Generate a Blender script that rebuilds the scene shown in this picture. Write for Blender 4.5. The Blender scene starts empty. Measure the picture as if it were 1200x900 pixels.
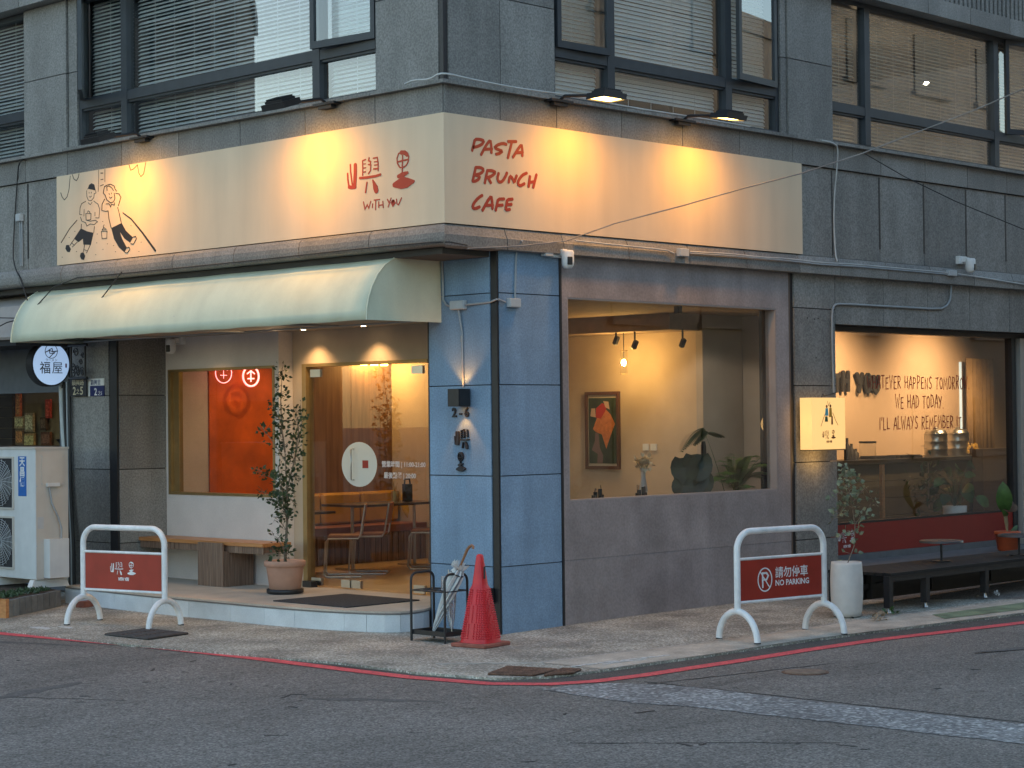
import bpy, bmesh, math, random
from mathutils import Vector, Matrix
random.seed(7)
S = bpy.context.scene
COL = S.collection
rad = math.radians

# ------------------------------------------------------------------ camera
CF, CYAW, CPIT, CROLL = 2316.24, 0.7703206, 0.0176060, 0.0108111
CC = Vector((-12.7034, -13.1724, 2.05))
fw = Vector((math.cos(CYAW)*math.cos(CPIT), math.sin(CYAW)*math.cos(CPIT), math.sin(CPIT)))
r0 = Vector((math.sin(CYAW), -math.cos(CYAW), 0)); u0 = r0.cross(fw)
rt = r0*math.cos(CROLL) - u0*math.sin(CROLL); up = u0*math.cos(CROLL) + r0*math.sin(CROLL)
cam = bpy.data.objects.new('camera', bpy.data.cameras.new('camera')); COL.objects.link(cam)
M = Matrix((rt, up, -fw)).transposed().to_4x4(); M.translation = CC
cam.matrix_world = M
cam.data.sensor_width = 36; cam.data.lens = CF/1200*36; cam.data.clip_start = .1; cam.data.clip_end = 2000
S.camera = cam

def P(px, py, ax, val):                     # a picture point carried out to a real plane of the building
    d = fw*CF + rt*(px-600) - up*(py-450); i = 'xyz'.index(ax)
    return CC + d*((val-CC[i])/d[i])
def G(x): return 0.0135*max(0.0, min(x, 16)-0.8)      # the ground climbs gently along the right-hand street

# ------------------------------------------------------------------ world, sun, exposure
W = bpy.data.worlds.new('World'); S.world = W; W.use_nodes = True
nt = W.node_tree; bg = nt.nodes['Background']; sky = nt.nodes.new('ShaderNodeTexSky')
sky.sky_type = 'NISHITA'; sky.sun_disc = False
SUN_EL, SUN_AZ = 12.0, 70.0                  # azimuth measured ccw from +X: the sun is going down behind the building
sky.sun_elevation = rad(SUN_EL); sky.sun_rotation = rad(90-SUN_AZ); sky.air_density = 1.0; sky.dust_density = 1.0; sky.ozone_density = 1.5
bg.inputs[1].default_value = 0.15
tint = nt.nodes.new('ShaderNodeVectorMath'); tint.operation = 'MULTIPLY'; tint.inputs[1].default_value = (1.08, 1.0, .90)   # evening haze takes a little blue out of the whole sky
nt.links.new(sky.outputs[0], tint.inputs[0]); nt.links.new(tint.outputs[0], bg.inputs[0])
sl = bpy.data.lights.new('dusk_sun', 'SUN'); sl.energy = 0.22; sl.angle = rad(40); sl.color = (1, .93, .86)
so = bpy.data.objects.new('dusk_sun', sl); COL.objects.link(so)
sd = Vector((math.cos(rad(SUN_AZ))*math.cos(rad(SUN_EL)), math.sin(rad(SUN_AZ))*math.cos(rad(SUN_EL)), math.sin(rad(SUN_EL))))
so.rotation_euler = sd.to_track_quat('Z', 'Y').to_euler(); so.location = (-10, 4, 20)
S.view_settings.view_transform = 'Standard'; S.view_settings.look = 'None'
S.view_settings.exposure = 1.95; S.view_settings.gamma = 1
S.cycles.max_bounces = 6; S.cycles.transparent_max_bounces = 16; S.cycles.use_denoising = True
LP = 0.34                                     # lamp power scale

# ------------------------------------------------------------------ materials
MATS = {}
def mat(name, col, rough=.7, metal=0, n=0, ns=8, bump=0, bs=60, spec=.5, speck=0, sps=220, rnd=0, emit=None, es=0, stain=0, sub=0, trans=0):
    if name in MATS: return MATS[name]
    m = bpy.data.materials.new(name); m.use_nodes = True; MATS[name] = m
    t = m.node_tree; N = t.nodes; L = t.links; b = N['Principled BSDF']
    b.inputs['Roughness'].default_value = rough; b.inputs['Metallic'].default_value = metal
    b.inputs['Specular IOR Level'].default_value = spec
    if trans: b.inputs['Transmission Weight'].default_value = trans
    geo = N.new('ShaderNodeNewGeometry'); c = None
    rgb = N.new('ShaderNodeRGB'); rgb.outputs[0].default_value = (*col, 1); c = rgb.outputs[0]
    def var(src, fac, amt):                 # multiply by 1-amt .. 1+amt
        mr = N.new('ShaderNodeMapRange'); mr.inputs[3].default_value = 1-amt; mr.inputs[4].default_value = 1+amt
        L.new(fac, mr.inputs[0]); mx = N.new('ShaderNodeVectorMath'); mx.operation = 'SCALE'
        L.new(src, mx.inputs[0]); L.new(mr.outputs[0], mx.inputs['Scale']); return mx.outputs[0]
    def noise(sc, det=4, lo=.3, hi=.7, st=None):
        x = N.new('ShaderNodeTexNoise'); x.inputs['Scale'].default_value = sc; x.inputs['Detail'].default_value = det
        if st:
            mp = N.new('ShaderNodeMapping'); mp.inputs['Scale'].default_value = st
            L.new(geo.outputs['Position'], mp.inputs[0]); L.new(mp.outputs[0], x.inputs['Vector'])
        else: L.new(geo.outputs['Position'], x.inputs['Vector'])
        r = N.new('ShaderNodeMapRange'); r.inputs[1].default_value = lo; r.inputs[2].default_value = hi
        L.new(x.outputs[0], r.inputs[0]); return r.outputs[0]
    if n: c = var(c, noise(ns), n)
    if stain: c = var(c, noise(1.0, 5, .35, .65, (3.5, 3.5, .5)), stain)
    if speck: c = var(c, noise(sps, 1, .3, .7), speck)
    if rnd:
        oi = N.new('ShaderNodeObjectInfo'); c = var(c, oi.outputs['Random'], rnd)
    L.new(c, b.inputs['Base Color'])
    if bump:
        bp = N.new('ShaderNodeBump'); bp.inputs['Strength'].default_value = bump; bp.inputs['Distance'].default_value = .01
        L.new(noise(bs, 3, 0, 1), bp.inputs['Height']); L.new(bp.outputs[0], b.inputs['Normal'])
    if emit:
        b.inputs['Emission Color'].default_value = (*emit, 1); b.inputs['Emission Strength'].default_value = es
    return m
def glass_mat(name, tint=(.93, .95, .95), gloss=1.0, rough=0.0):
    m = bpy.data.materials.new(name); m.use_nodes = True; MATS[name] = m
    t = m.node_tree; N = t.nodes; L = t.links
    for x in list(N):
        if x.type != 'OUTPUT_MATERIAL': N.remove(x)
    out = [x for x in N if x.type == 'OUTPUT_MATERIAL'][0]
    tr = N.new('ShaderNodeBsdfTransparent'); tr.inputs[0].default_value = (*tint, 1)
    gl = N.new('ShaderNodeBsdfGlossy'); gl.inputs['Roughness'].default_value = rough
    fr = N.new('ShaderNodeFresnel'); fr.inputs['IOR'].default_value = 1.5
    mu = N.new('ShaderNodeMath'); mu.operation = 'MULTIPLY'; mu.inputs[1].default_value = gloss; mu.use_clamp = True
    ge = N.new('ShaderNodeNewGeometry'); inv = N.new('ShaderNodeMath'); inv.operation = 'SUBTRACT'; inv.inputs[0].default_value = 1; L.new(ge.outputs['Backfacing'], inv.inputs[1])
    m2 = N.new('ShaderNodeMath'); m2.operation = 'MULTIPLY'; L.new(mu.outputs[0], m2.inputs[0]); L.new(inv.outputs[0], m2.inputs[1])   # the far face of the pane would otherwise mirror everything
    mx = N.new('ShaderNodeMixShader'); L.new(fr.outputs[0], mu.inputs[0]); L.new(m2.outputs[0], mx.inputs[0])
    L.new(tr.outputs[0], mx.inputs[1]); L.new(gl.outputs[0], mx.inputs[2]); L.new(mx.outputs[0], out.inputs[0])
    return m
def emis(name, col, st):
    m = mat(name, (.8, .8, .8), emit=col, es=st); return m
def wood(name, c1, c2, sc=(1, 1, 14), rough=.5):
    m = bpy.data.materials.new(name); m.use_nodes = True; MATS[name] = m
    t = m.node_tree; N = t.nodes; L = t.links; b = N['Principled BSDF']; b.inputs['Roughness'].default_value = rough
    g = N.new('ShaderNodeNewGeometry'); mp = N.new('ShaderNodeMapping'); mp.inputs['Scale'].default_value = sc
    x = N.new('ShaderNodeTexNoise'); x.inputs['Scale'].default_value = 4; x.inputs['Detail'].default_value = 6
    cr = N.new('ShaderNodeValToRGB'); cr.color_ramp.elements[0].color = (*c1, 1); cr.color_ramp.elements[1].color = (*c2, 1)
    cr.color_ramp.elements[0].position = .35; cr.color_ramp.elements[1].position = .65
    L.new(g.outputs['Position'], mp.inputs[0]); L.new(mp.outputs[0], x.inputs['Vector']); L.new(x.outputs[0], cr.inputs[0]); L.new(cr.outputs[0], b.inputs['Base Color'])
    return m
def pebble(name, c1, c2, c3, sc=55, bump=.6, wear=.15):
    m = bpy.data.materials.new(name); m.use_nodes = True; MATS[name] = m
    t = m.node_tree; N = t.nodes; L = t.links; b = N['Principled BSDF']; b.inputs['Roughness'].default_value = .8
    g = N.new('ShaderNodeNewGeometry'); v = N.new('ShaderNodeTexVoronoi'); v.inputs['Scale'].default_value = sc
    L.new(g.outputs['Position'], v.inputs['Vector'])
    sp = N.new('ShaderNodeSeparateColor'); L.new(v.outputs['Color'], sp.inputs[0])
    cr = N.new('ShaderNodeValToRGB'); e = cr.color_ramp.elements; e[0].color = (*c1, 1); e[1].color = (*c3, 1); k = e.new(.5); k.color = (*c2, 1)
    L.new(sp.outputs[0], cr.inputs[0])
    nz = N.new('ShaderNodeTexNoise'); nz.inputs['Scale'].default_value = 1.6; nz.inputs['Detail'].default_value = 5; L.new(g.outputs['Position'], nz.inputs['Vector'])
    mr = N.new('ShaderNodeMapRange'); mr.inputs[1].default_value = .3; mr.inputs[2].default_value = .7; mr.inputs[3].default_value = 1-wear*2; mr.inputs[4].default_value = 1+wear
    L.new(nz.outputs[0], mr.inputs[0])
    d = N.new('ShaderNodeMapRange'); d.inputs[1].default_value = 0.0; d.inputs[2].default_value = .55; d.inputs[3].default_value = 1.1; d.inputs[4].default_value = .55
    L.new(v.outputs['Distance'], d.inputs[0])
    ml = N.new('ShaderNodeMath'); ml.operation = 'MULTIPLY'; L.new(mr.outputs[0], ml.inputs[0]); L.new(d.outputs[0], ml.inputs[1])
    s = N.new('ShaderNodeVectorMath'); s.operation = 'SCALE'; L.new(cr.outputs[0], s.inputs[0]); L.new(ml.outputs[0], s.inputs['Scale']); L.new(s.outputs[0], b.inputs['Base Color'])
    bp = N.new('ShaderNodeBump'); bp.inputs['Strength'].default_value = bump; bp.inputs['Distance'].default_value = .006; bp.invert = True
    L.new(v.outputs['Distance'], bp.inputs['Height']); L.new(bp.outputs[0], b.inputs['Normal'])
    return m

STONE = mat('granite_cladding', (.205, .198, .185), .62, n=.08, ns=3, speck=.27, sps=52, bump=.12, bs=120, rnd=.16, stain=.12)
BLUE = mat('blue_grey_painted_stone', (.20, .30, .42), .68, n=.08, ns=2.5, speck=.14, sps=60, bump=.25, bs=150, rnd=.07, stain=.12)
GROUT = mat('dark_joint', (.03, .03, .032), .9)
BLACK = mat('black_metal', (.018, .018, .02), .45, n=.2, ns=20)
FRAME = mat('charcoal_window_frame', (.04, .047, .055), .45, n=.12, ns=6, spec=.4)
GREYW = mat('grey_render', (.275, .238, .232), .75, n=.18, ns=2.2, speck=.10, sps=40, bump=.2, bs=40, stain=.10)
REVEAL = mat('pale_grey_reveal', (.33, .29, .27), .75, n=.08, ns=4)
PLASTER = mat('beige_plaster', (.55, .43, .31), .85, n=.08, ns=2.5, bump=.25, bs=12, speck=.04, sps=90)
PLASTERW = mat('pale_plaster', (.66, .60, .56), .85, n=.06, ns=2.5, bump=.3, bs=12, speck=.04, sps=60)
ORANGE = mat('orange_plaster', (.72, .13, .012), .5, n=.28, ns=3, bump=.2, bs=10)
BROWNW = wood('brown_wood_wall', (.15, .075, .04), (.24, .13, .07), (6, 6, .4))
SIGNF = mat('cream_sign_board', (.72, .56, .39), .75, n=.03, ns=1.5, stain=.05)
SIGNRED = mat('brick_red_lettering', (.40, .035, .015), .6)
INK = mat('dark_ink_lettering', (.02, .02, .024), .6)
CANVAS = mat('pale_green_awning_canvas', (.62, .65, .50), .9, n=.05, ns=3, bump=.6, bs=5, stain=.05, speck=.03, sps=120)
CANVASI = mat('awning_underside', (.46, .36, .25), .8, n=.05)
WHITEP = mat('white_powder_coat', (.78, .79, .79), .4, n=.08, ns=14, stain=.10)
REDP = mat('brick_red_panel', (.34, .032, .018), .45, n=.12, ns=5, stain=.08)
REDB = mat('crimson_board', (.26, .016, .010), .5, n=.06, ns=3)
WPL = mat('white_plastic', (.72, .72, .70), .4, n=.05, ns=15)
GPL = mat('grey_plastic_box', (.45, .47, .48), .5, n=.05, ns=15)
CONDUIT = mat('grey_conduit', (.30, .33, .35), .45, n=.05)
CABLEW = mat('dirty_white_cable', (.50, .50, .48), .6, n=.15, ns=6)
CABLEB = mat('black_cable', (.02, .02, .02), .6)
TILE = mat('pale_blue_riser_tile', (.62, .66, .68), .55, n=.09, ns=4, rnd=.05, speck=.05, sps=80)
PAVE = mat('pale_step_slab', (.50, .43, .35), .7, n=.10, ns=3, speck=.08, sps=60, stain=.05)
FLOORI = mat('tan_cafe_floor', (.42, .30, .18), .45, n=.12, ns=1.4)
ASPHALT = None
TERRA = mat('terracotta', (.52, .29, .20), .8, n=.10, ns=7, bump=.2, bs=50)
CHROME = mat('brushed_steel', (.55, .55, .53), .3, metal=1)
BRASS = mat('brass_frame', (.34, .23, .10), .4, metal=.6, n=.1)
SOIL = mat('soil', (.05, .033, .02), .95, n=.4, ns=40)
BARK = mat('bark', (.20, .16, .12), .9, n=.3, ns=30)
LEAFD = mat('dark_green_leaf', (.035, .065, .022), .5, n=.45, ns=9, rnd=.1)
LEAFM = mat('mid_green_leaf', (.06, .13, .03), .45, n=.4, ns=7, rnd=.2)
LEAFP = mat('pale_grey_green_leaf', (.19, .23, .15), .6, n=.4, ns=9)
WOODB = wood('dark_walnut_slats', (.13, .075, .05), (.26, .17, .12), (14, 14, .6))
WOODO = wood('orange_bench_top', (.42, .17, .055), (.56, .25, .09), (10, .8, 10), .4)
BLIND = mat('white_blind_slat', (.80, .81, .79), .55)
BLINDB = mat('tan_blind_slat', (.55, .48, .38), .6)
CONC = mat('plain_concrete', (.46, .42, .35), .85, n=.2, ns=4, speck=.15, sps=50, bump=.3, bs=60, stain=.1)
GLASS = glass_mat('shop_glass', (.93, .94, .93), 1.7)
GLASSU = glass_mat('upper_window_glass', (.92, .94, .94), 4.2)
CONE = mat('red_cone_plastic', (.60, .022, .028), .42, n=.14, ns=8)
RUST = mat('rusty_iron', (.13, .07, .045), .8, n=.4, ns=9, speck=.3, sps=70)

# ------------------------------------------------------------------ mesh helpers
def tag(o, label=None, cat=None, group=None, kind=None):
    if label: o['label'] = label
    if cat: o['category'] = cat
    if group: o['group'] = group
    if kind: o['kind'] = kind
    return o
def thing(name, label, cat, loc=(0, 0, 0), rz=0, group=None):
    o = bpy.data.objects.new(name, None); COL.objects.link(o); o.location = loc; o.rotation_euler = (0, 0, rz)
    o.empty_display_size = .1
    return tag(o, label, cat, group)
class MB:
    def __init__(s): s.v = []; s.f = []; s.m = []; s.sm = []; s.mi = 0
    def add(s, vs, fs, smooth=False):
        b = len(s.v); s.v += [tuple(v) for v in vs]; s.f += [[b+i for i in f] for f in fs]; s.m += [s.mi]*len(fs); s.sm += [smooth]*len(fs); return s
    def box(s, x0, x1, y0, y1, z0, z1):
        x0, x1 = sorted((x0, x1)); y0, y1 = sorted((y0, y1)); z0, z1 = sorted((z0, z1))
        return s.add([(x0, y0, z0), (x1, y0, z0), (x1, y1, z0), (x0, y1, z0), (x0, y0, z1), (x1, y0, z1), (x1, y1, z1), (x0, y1, z1)],
                     [(0, 3, 2, 1), (4, 5, 6, 7), (0, 1, 5, 4), (1, 2, 6, 5), (2, 3, 7, 6), (3, 0, 4, 7)])
    def obox(s, c, ax, ay, az, hx, hy, hz):      # box about c along the unit axes
        c = Vector(c); ax, ay, az = (Vector(a).normalized() for a in (ax, ay, az)); v = []
        for k in (-1, 1):
            for i, j in ((-1, -1), (1, -1), (1, 1), (-1, 1)): v.append(c+ax*hx*i+ay*hy*j+az*hz*k)
        return s.add(v, [(0, 3, 2, 1), (4, 5, 6, 7), (0, 1, 5, 4), (1, 2, 6, 5), (2, 3, 7, 6), (3, 0, 4, 7)])
    def tube(s, pts, r, n=8, cap=True, closed=False):
        pts = [Vector(p) for p in pts]; rs = r if isinstance(r, (list, tuple)) else [r]*len(pts)
        rings = []; prev = None; m = len(pts)
        for i, p in enumerate(pts):
            if closed: t = (pts[(i+1) % m]-pts[i-1])
            else: t = (pts[min(i+1, m-1)]-pts[max(i-1, 0)])
            t.normalize()
            if prev is None:
                a = Vector((0, 0, 1)) if abs(t.z) < .9 else Vector((1, 0, 0)); u = t.cross(a).normalized()
            else: u = (prev-t*prev.dot(t)).normalized()
            prev = u; w = t.cross(u); rings.append([p+(u*math.cos(2*math.pi*k/n)+w*math.sin(2*math.pi*k/n))*rs[i] for k in range(n)])
        vs = [v for r_ in rings for v in r_]; fs = []
        for i in range(m-1 if not closed else m):
            a = i*n; b = ((i+1) % m)*n
            for k in range(n): fs.append((a+k, a+(k+1) % n, b+(k+1) % n, b+k))
        s.add(vs, fs, True)
        if cap and not closed:
            s.add(rings[0], [tuple(range(n))[::-1]]); s.add(rings[-1], [tuple(range(n))])
        return s
    def lathe(s, prof, c=(0, 0, 0), n=24, cap=True):
        vs = []; c = Vector(c)
        for r, z in prof:
            for k in range(n): a = 2*math.pi*k/n; vs.append(c+Vector((r*math.cos(a), r*math.sin(a), z)))
        fs = []
        for i in range(len(prof)-1):
            for k in range(n): fs.append((i*n+k, i*n+(k+1) % n, (i+1)*n+(k+1) % n, (i+1)*n+k))
        s.add(vs, fs, True)
        if cap:
            s.add(vs[:n], [tuple(range(n))[::-1]]); s.add(vs[-n:], [tuple(range(n))])
        return s
    def prism(s, poly, o, ex, ey, en, d):        # 2-D polygon extruded by d along en
        o, ex, ey, en = Vector(o), Vector(ex), Vector(ey), Vector(en)
        a = [o+ex*p[0]+ey*p[1] for p in poly]; b = [p+en*d for p in a]; n = len(a)
        return s.add(a+b, [tuple(range(n))[::-1], tuple(range(n, 2*n))]+[(i, (i+1) % n, n+(i+1) % n, n+i) for i in range(n)])
    def build(s, name, m, parent=None, kind=None, label=None, bevel=0):
        me = bpy.data.meshes.new(name); me.from_pydata(s.v, [], s.f)
        ms = m if isinstance(m, (list, tuple)) else [m]
        for x in ms: me.materials.append(x)
        for i, p in enumerate(me.polygons): p.material_index = min(s.m[i], len(ms)-1); p.use_smooth = s.sm[i]
        bm = bmesh.new(); bm.from_mesh(me)
        if s.v and len(s.v) < 60000: bmesh.ops.recalc_face_normals(bm, faces=bm.faces)
        if bevel:
            bmesh.ops.bevel(bm, geom=[e for e in bm.edges if not e.smooth or True], offset=bevel, segments=1, affect='EDGES')
        bm.to_mesh(me); bm.free()
        o = bpy.data.objects.new(name, me); COL.objects.link(o)
        if parent:
            o.parent = parent
        if kind: o['kind'] = kind
        if label: o['label'] = label
        return o
def box(name, m, parent, *a, **k): return MB().box(*a).build(name, m, parent, **k)
def top(o, label, cat, group=None): return tag(o, label, cat, group)
def copy_tree(o, parent=None):
    c = o.copy(); COL.objects.link(c); c.parent = parent
    for ch in list(o.children): copy_tree(ch, c)
    return c
def world_children(t):      # parts modelled in world space under an empty that has a location: keep them where they are
    bpy.context.view_layer.update()
    inv = t.matrix_world.inverted()
    for c in t.children: c.matrix_parent_inverse = inv

def stroke(mb, pts, w, O, ex, ey, en, d=.003, taper=False, closed=False):
    """brush stroke: a mitred ribbon with blunt rounded ends, in the plane O+ex*s+ey*t, thickness d"""
    q = [Vector((p[0], p[1])) for p in pts]
    if len(q) < 2: return
    n = len(q); L_, R_ = [], []
    for i, p in enumerate(q):
        a = (q[i]-q[i-1]).normalized() if (i > 0 or closed) and (q[i]-q[i-1]).length > 1e-9 else None
        b = (q[(i+1) % n]-q[i]).normalized() if (i < n-1 or closed) and (q[(i+1) % n]-q[i]).length > 1e-9 else None
        t = (a or b) if (a is None or b is None) else (a+b)
        t = t.normalized() if t.length > 1e-6 else (a or Vector((1, 0)))
        nn = Vector((-t.y, t.x)); k = 1.0
        if a and b: k = 1/max(.5, nn.dot(Vector((-a.y, a.x))))
        ww = w[i] if isinstance(w, (list, tuple)) else w
        L_.append(p+nn*ww/2*k); R_.append(p-nn*ww/2*k)
    def T(v, dd): return Vector(O)+Vector(ex)*v.x+Vector(ey)*v.y+Vector(en)*dd
    if not closed:                       # extend the ends a little with a narrower tip
        for (A, B, s0, s1) in ((L_, R_, 0, 1), (L_, R_, -1, -2)):
            dr = (q[s0]-q[s1]).normalized(); ww = (A[s0]-B[s0]).length
            m_ = (A[s0]+B[s0])/2; tl = m_+(A[s0]-m_)*.5+dr*ww*.3; tr_ = m_+(B[s0]-m_)*.5+dr*ww*.3
            if s0 == 0: tipa = (tl, tr_)
            else: tipb = (tl, tr_)
        L_ = [tipa[0]]+L_+[tipb[0]]; R_ = [tipa[1]]+R_+[tipb[1]]
    m = len(L_); vs = [T(v, d) for v in L_]+[T(v, d) for v in R_]+[T(v, 0) for v in L_]+[T(v, 0) for v in R_]
    fs = []
    for i in range(m-1 if not closed else m):
        j = (i+1) % m
        fs += [(i, j, m+j, m+i), (i, 2*m+i, 2*m+j, j), (m+i, m+j, 3*m+j, 3*m+i)]
    if not closed: fs += [(0, m, 3*m, 2*m), (m-1, 3*m-1, 4*m-1, 2*m-1)]
    mb.add(vs, fs)

GL = {  # hand-lettered capitals, unit height
'A': [[(0, 0), (.34, 1), (.42, 1), (.62, 0)], [(.12, .36), (.56, .36)]], 'B': [[(.05, 0), (.08, 1), (.42, .92), (.5, .72), (.38, .56), (.1, .52)], [(.12, .5), (.5, .42), (.56, .2), (.4, .03), (.06, 0)]],
'C': [[(.55, .92), (.4, 1), (.18, .85), (.04, .5), (.1, .15), (.3, 0), (.55, .12)]], 'D': [[(.06, 0), (.08, 1), (.4, .9), (.58, .55), (.45, .15), (.06, 0)]],
'E': [[(.5, 1), (.08, .97), (.06, .5), (.05, .02), (.5, .04)], [(.08, .52), (.42, .55)]], 'F': [[(.55, 1), (.1, .95), (.06, 0)], [(.1, .5), (.44, .54)]],
'G': [[(.55, .9), (.3, 1), (.05, .6), (.1, .15), (.35, 0), (.56, .2), (.55, .48), (.3, .46)]], 'H': [[(.06, 1), (.05, 0)], [(.56, 1), (.54, 0)], [(.06, .48), (.55, .52)]],
'I': [[(.1, 1), (.08, 0)]], 'K': [[(.06, 1), (.05, 0)], [(.5, 1), (.1, .48), (.54, 0)]], 'L': [[(.08, 1), (.05, .03), (.48, .04)]],
'M': [[(.0, 0), (.1, 1), (.34, .35), (.6, 1), (.7, 0)]], 'N': [[(.05, 0), (.08, 1), (.5, .05), (.54, 1)]],
'O': [[(.3, 1), (.08, .8), (.04, .4), (.2, .02), (.42, .05), (.56, .4), (.5, .85), (.3, 1)]], 'P': [[(.05, 0), (.1, 1), (.48, .93), (.52, .7), (.36, .5), (.1, .45)]],
'R': [[(.05, 0), (.08, 1), (.46, .93), (.5, .72), (.36, .54), (.1, .5), (.54, 0)]], 'S': [[(.52, .9), (.3, 1), (.08, .8), (.2, .55), (.44, .42), (.48, .15), (.25, 0), (.03, .1)]],
'T': [[(0, .97), (.56, 1)], [(.3, .97), (.26, 0)]], 'U': [[(.05, 1), (.06, .25), (.25, 0), (.45, .15), (.55, 1)]], 'V': [[(.02, 1), (.25, 0), (.55, 1)]],
'W': [[(.0, 1), (.16, 0), (.36, .7), (.52, 0), (.74, 1)]], 'Y': [[(.0, 1), (.28, .5)], [(.56, 1), (.2, 0)]], '.': [[(.05, .05), (.12, .05)]], "'": [[(.1, 1), (.06, .75)]]}
GW = {'I': .22, 'M': .78, 'W': .82, '.': .22, "'": .2, ' ': .4, 'L': .54, 'E': .58}
def hand(mb, txt, O, ex, ey, en, h, w, jit=.06, seed=1, d=.003, gap=.12, wscale=1.0):
    R = random.Random(seed); x = 0; k = 0
    for ch in txt:
        if ch in GL:
            sc = 1+R.uniform(-jit, jit)*1.6; dy = R.uniform(-jit, jit)
            for st in GL[ch]:
                k += 1; stroke(mb, [(x+p[0]*h*wscale, (p[1]*sc+dy)*h) for p in st], w, O, ex, ey, en, d+.00012*(k % 9))
        x += (GW.get(ch, .64)+gap)*h*wscale
    return x
def text(name, s, size, O, ex, ey, m, parent, d=.002, align='CENTER', bold=0):
    c = bpy.data.curves.new(name, 'FONT'); c.body = s; c.size = size; c.extrude = d; c.align_x = align; c.resolution_u = 2; c.offset = bold
    o = bpy.data.objects.new(name, c); COL.objects.link(o)
    bpy.context.view_layer.update()
    me = bpy.data.meshes.new_from_object(o.evaluated_get(bpy.context.evaluated_depsgraph_get()))
    COL.objects.unlink(o); bpy.data.objects.remove(o)
    ex, ey = Vector(ex).normalized(), Vector(ey).normalized(); ez = ex.cross(ey)
    T = Matrix((ex, ey, ez)).transposed().to_4x4(); T.translation = Vector(O)
    me.transform(T); me.materials.clear(); me.materials.append(m)
    o = bpy.data.objects.new(name, me); COL.objects.link(o)
    if parent: o.parent = parent
    return o
def lamp(name, kind, loc, energy, col, tgt=None, size=.1, spot=None, blend=.5, parent=None):
    l = bpy.data.lights.new(name, kind); l.energy = energy*LP; l.color = col
    if kind == 'AREA': l.size = size
    else: l.shadow_soft_size = size
    if kind == 'SPOT': l.spot_size = rad(spot or 90); l.spot_blend = blend
    o = bpy.data.objects.new(name, l); COL.objects.link(o); o.location = loc
    if tgt is not None: o.rotation_euler = (Vector(loc)-Vector(tgt)).to_track_quat('Z', 'Y').to_euler()
    if parent: o.parent = parent
    return o
X, Y, Z = Vector((1, 0, 0)), Vector((0, 1, 0)), Vector((0, 0, 1))

# ================================================================== GROUND
def strip_ground(name, m, xs, lo, hi, dz, cat=None):
    """sheet between curves lo(x) and hi(x), following the slope"""
    mb = MB(); vs = []
    for x in xs: vs += [(x, lo(x), G(x)+dz), (x, hi(x), G(x)+dz)]
    mb.add(vs, [(2*i, 2*i+2, 2*i+3, 2*i+1) for i in range(len(xs)-1)])
    o = mb.build(name, m); o['kind'] = 'structure'; return o
def lerp(tab):
    def f(x):
        if x <= tab[0][0]: return tab[0][1]
        for (a, b), (c, d) in zip(tab, tab[1:]):
            if x <= c: return b+(d-b)*(x-a)/(c-a)
        return tab[-1][1]
    return f
def asphalt():
    m = bpy.data.materials.new('asphalt'); m.use_nodes = True; t = m.node_tree; N = t.nodes; L = t.links; b = N['Principled BSDF']
    g = N.new('ShaderNodeNewGeometry'); b.inputs['Roughness'].default_value = .82
    def nz(s, d, lo, hi, a, z, st=None):
        x = N.new('ShaderNodeTexNoise'); x.inputs['Scale'].default_value = s; x.inputs['Detail'].default_value = d
        if st:
            mp = N.new('ShaderNodeMapping'); mp.inputs['Scale'].default_value = st; mp.inputs['Rotation'].default_value = (0, 0, .5); L.new(g.outputs['Position'], mp.inputs[0]); L.new(mp.outputs[0], x.inputs['Vector'])
        else: L.new(g.outputs['Position'], x.inputs['Vector'])
        r = N.new('ShaderNodeMapRange'); r.inputs[1].default_value = lo; r.inputs[2].default_value = hi; r.inputs[3].default_value = a; r.inputs[4].default_value = z
        L.new(x.outputs[0], r.inputs[0]); return r.outputs[0]
    fs = [nz(70, 2, .34, .66, .45, 1.6), nz(30, 2, .3, .7, .72, 1.3), nz(.8, 5, .3, .7, .8, 1.2), nz(.5, 3, .55, .75, 1, .78, (1, 4, 1)), nz(9, 3, .66, .72, 1, .5), nz(1.3, 6, .62, .66, 1, .8, (1, 3, 1))]
    c = fs[0]
    for f in fs[1:]:
        k = N.new('ShaderNodeMath'); k.operation = 'MULTIPLY'; L.new(c, k.inputs[0]); L.new(f, k.inputs[1]); c = k.outputs[0]
    rgb = N.new('ShaderNodeRGB'); rgb.outputs[0].default_value = (.170, .155, .138, 1)
    s = N.new('ShaderNodeVectorMath'); s.operation = 'SCALE'; L.new(rgb.outputs[0], s.inputs[0]); L.new(c, s.inputs['Scale']); L.new(s.outputs[0], b.inputs['Base Color'])
    bp = N.new('ShaderNodeBump'); bp.inputs['Strength'].default_value = .7; bp.inputs['Distance'].default_value = .006; L.new(fs[0], bp.inputs['Height']); L.new(bp.outputs[0], b.inputs['Normal'])
    return m
ASPH = asphalt()
AGG = pebble('washed_pebble_pavement', (.66, .63, .52), (.36, .345, .28), (.92, .90, .80), 56, .7, .24)
AGG2 = pebble('coarse_pebble_strip', (.42, .42, .41), (.20, .20, .20), (.74, .74, .71), 34, .8)
REDLINE = mat('worn_red_road_paint', (.66, .085, .10), .7, n=.16, ns=7, speck=.25, sps=45)
far = [-400, -60, -12, -4, -2.4, -1.6, -.6, .8, 2, 4, 6, 9, 12, 16, 60, 400]
strip_ground('ground', mat('far_ground', (.10, .10, .10), .9, n=.1), far, lambda x: -400, lambda x: 400, -.06)
kerb = [(-2.10, 30), (-2.09, 4.3), (-2.03, 2.2), (-1.68, -.4), (-1.70, -1.4), (-1.55, -2.15), (-1.2, -2.40), (-.67, -2.46), (.8, -2.50), (1.6, -2.53), (2.8, -2.68), (4.9, -3.05), (8, -3.6), (16, -5.0), (40, -9)]
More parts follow.
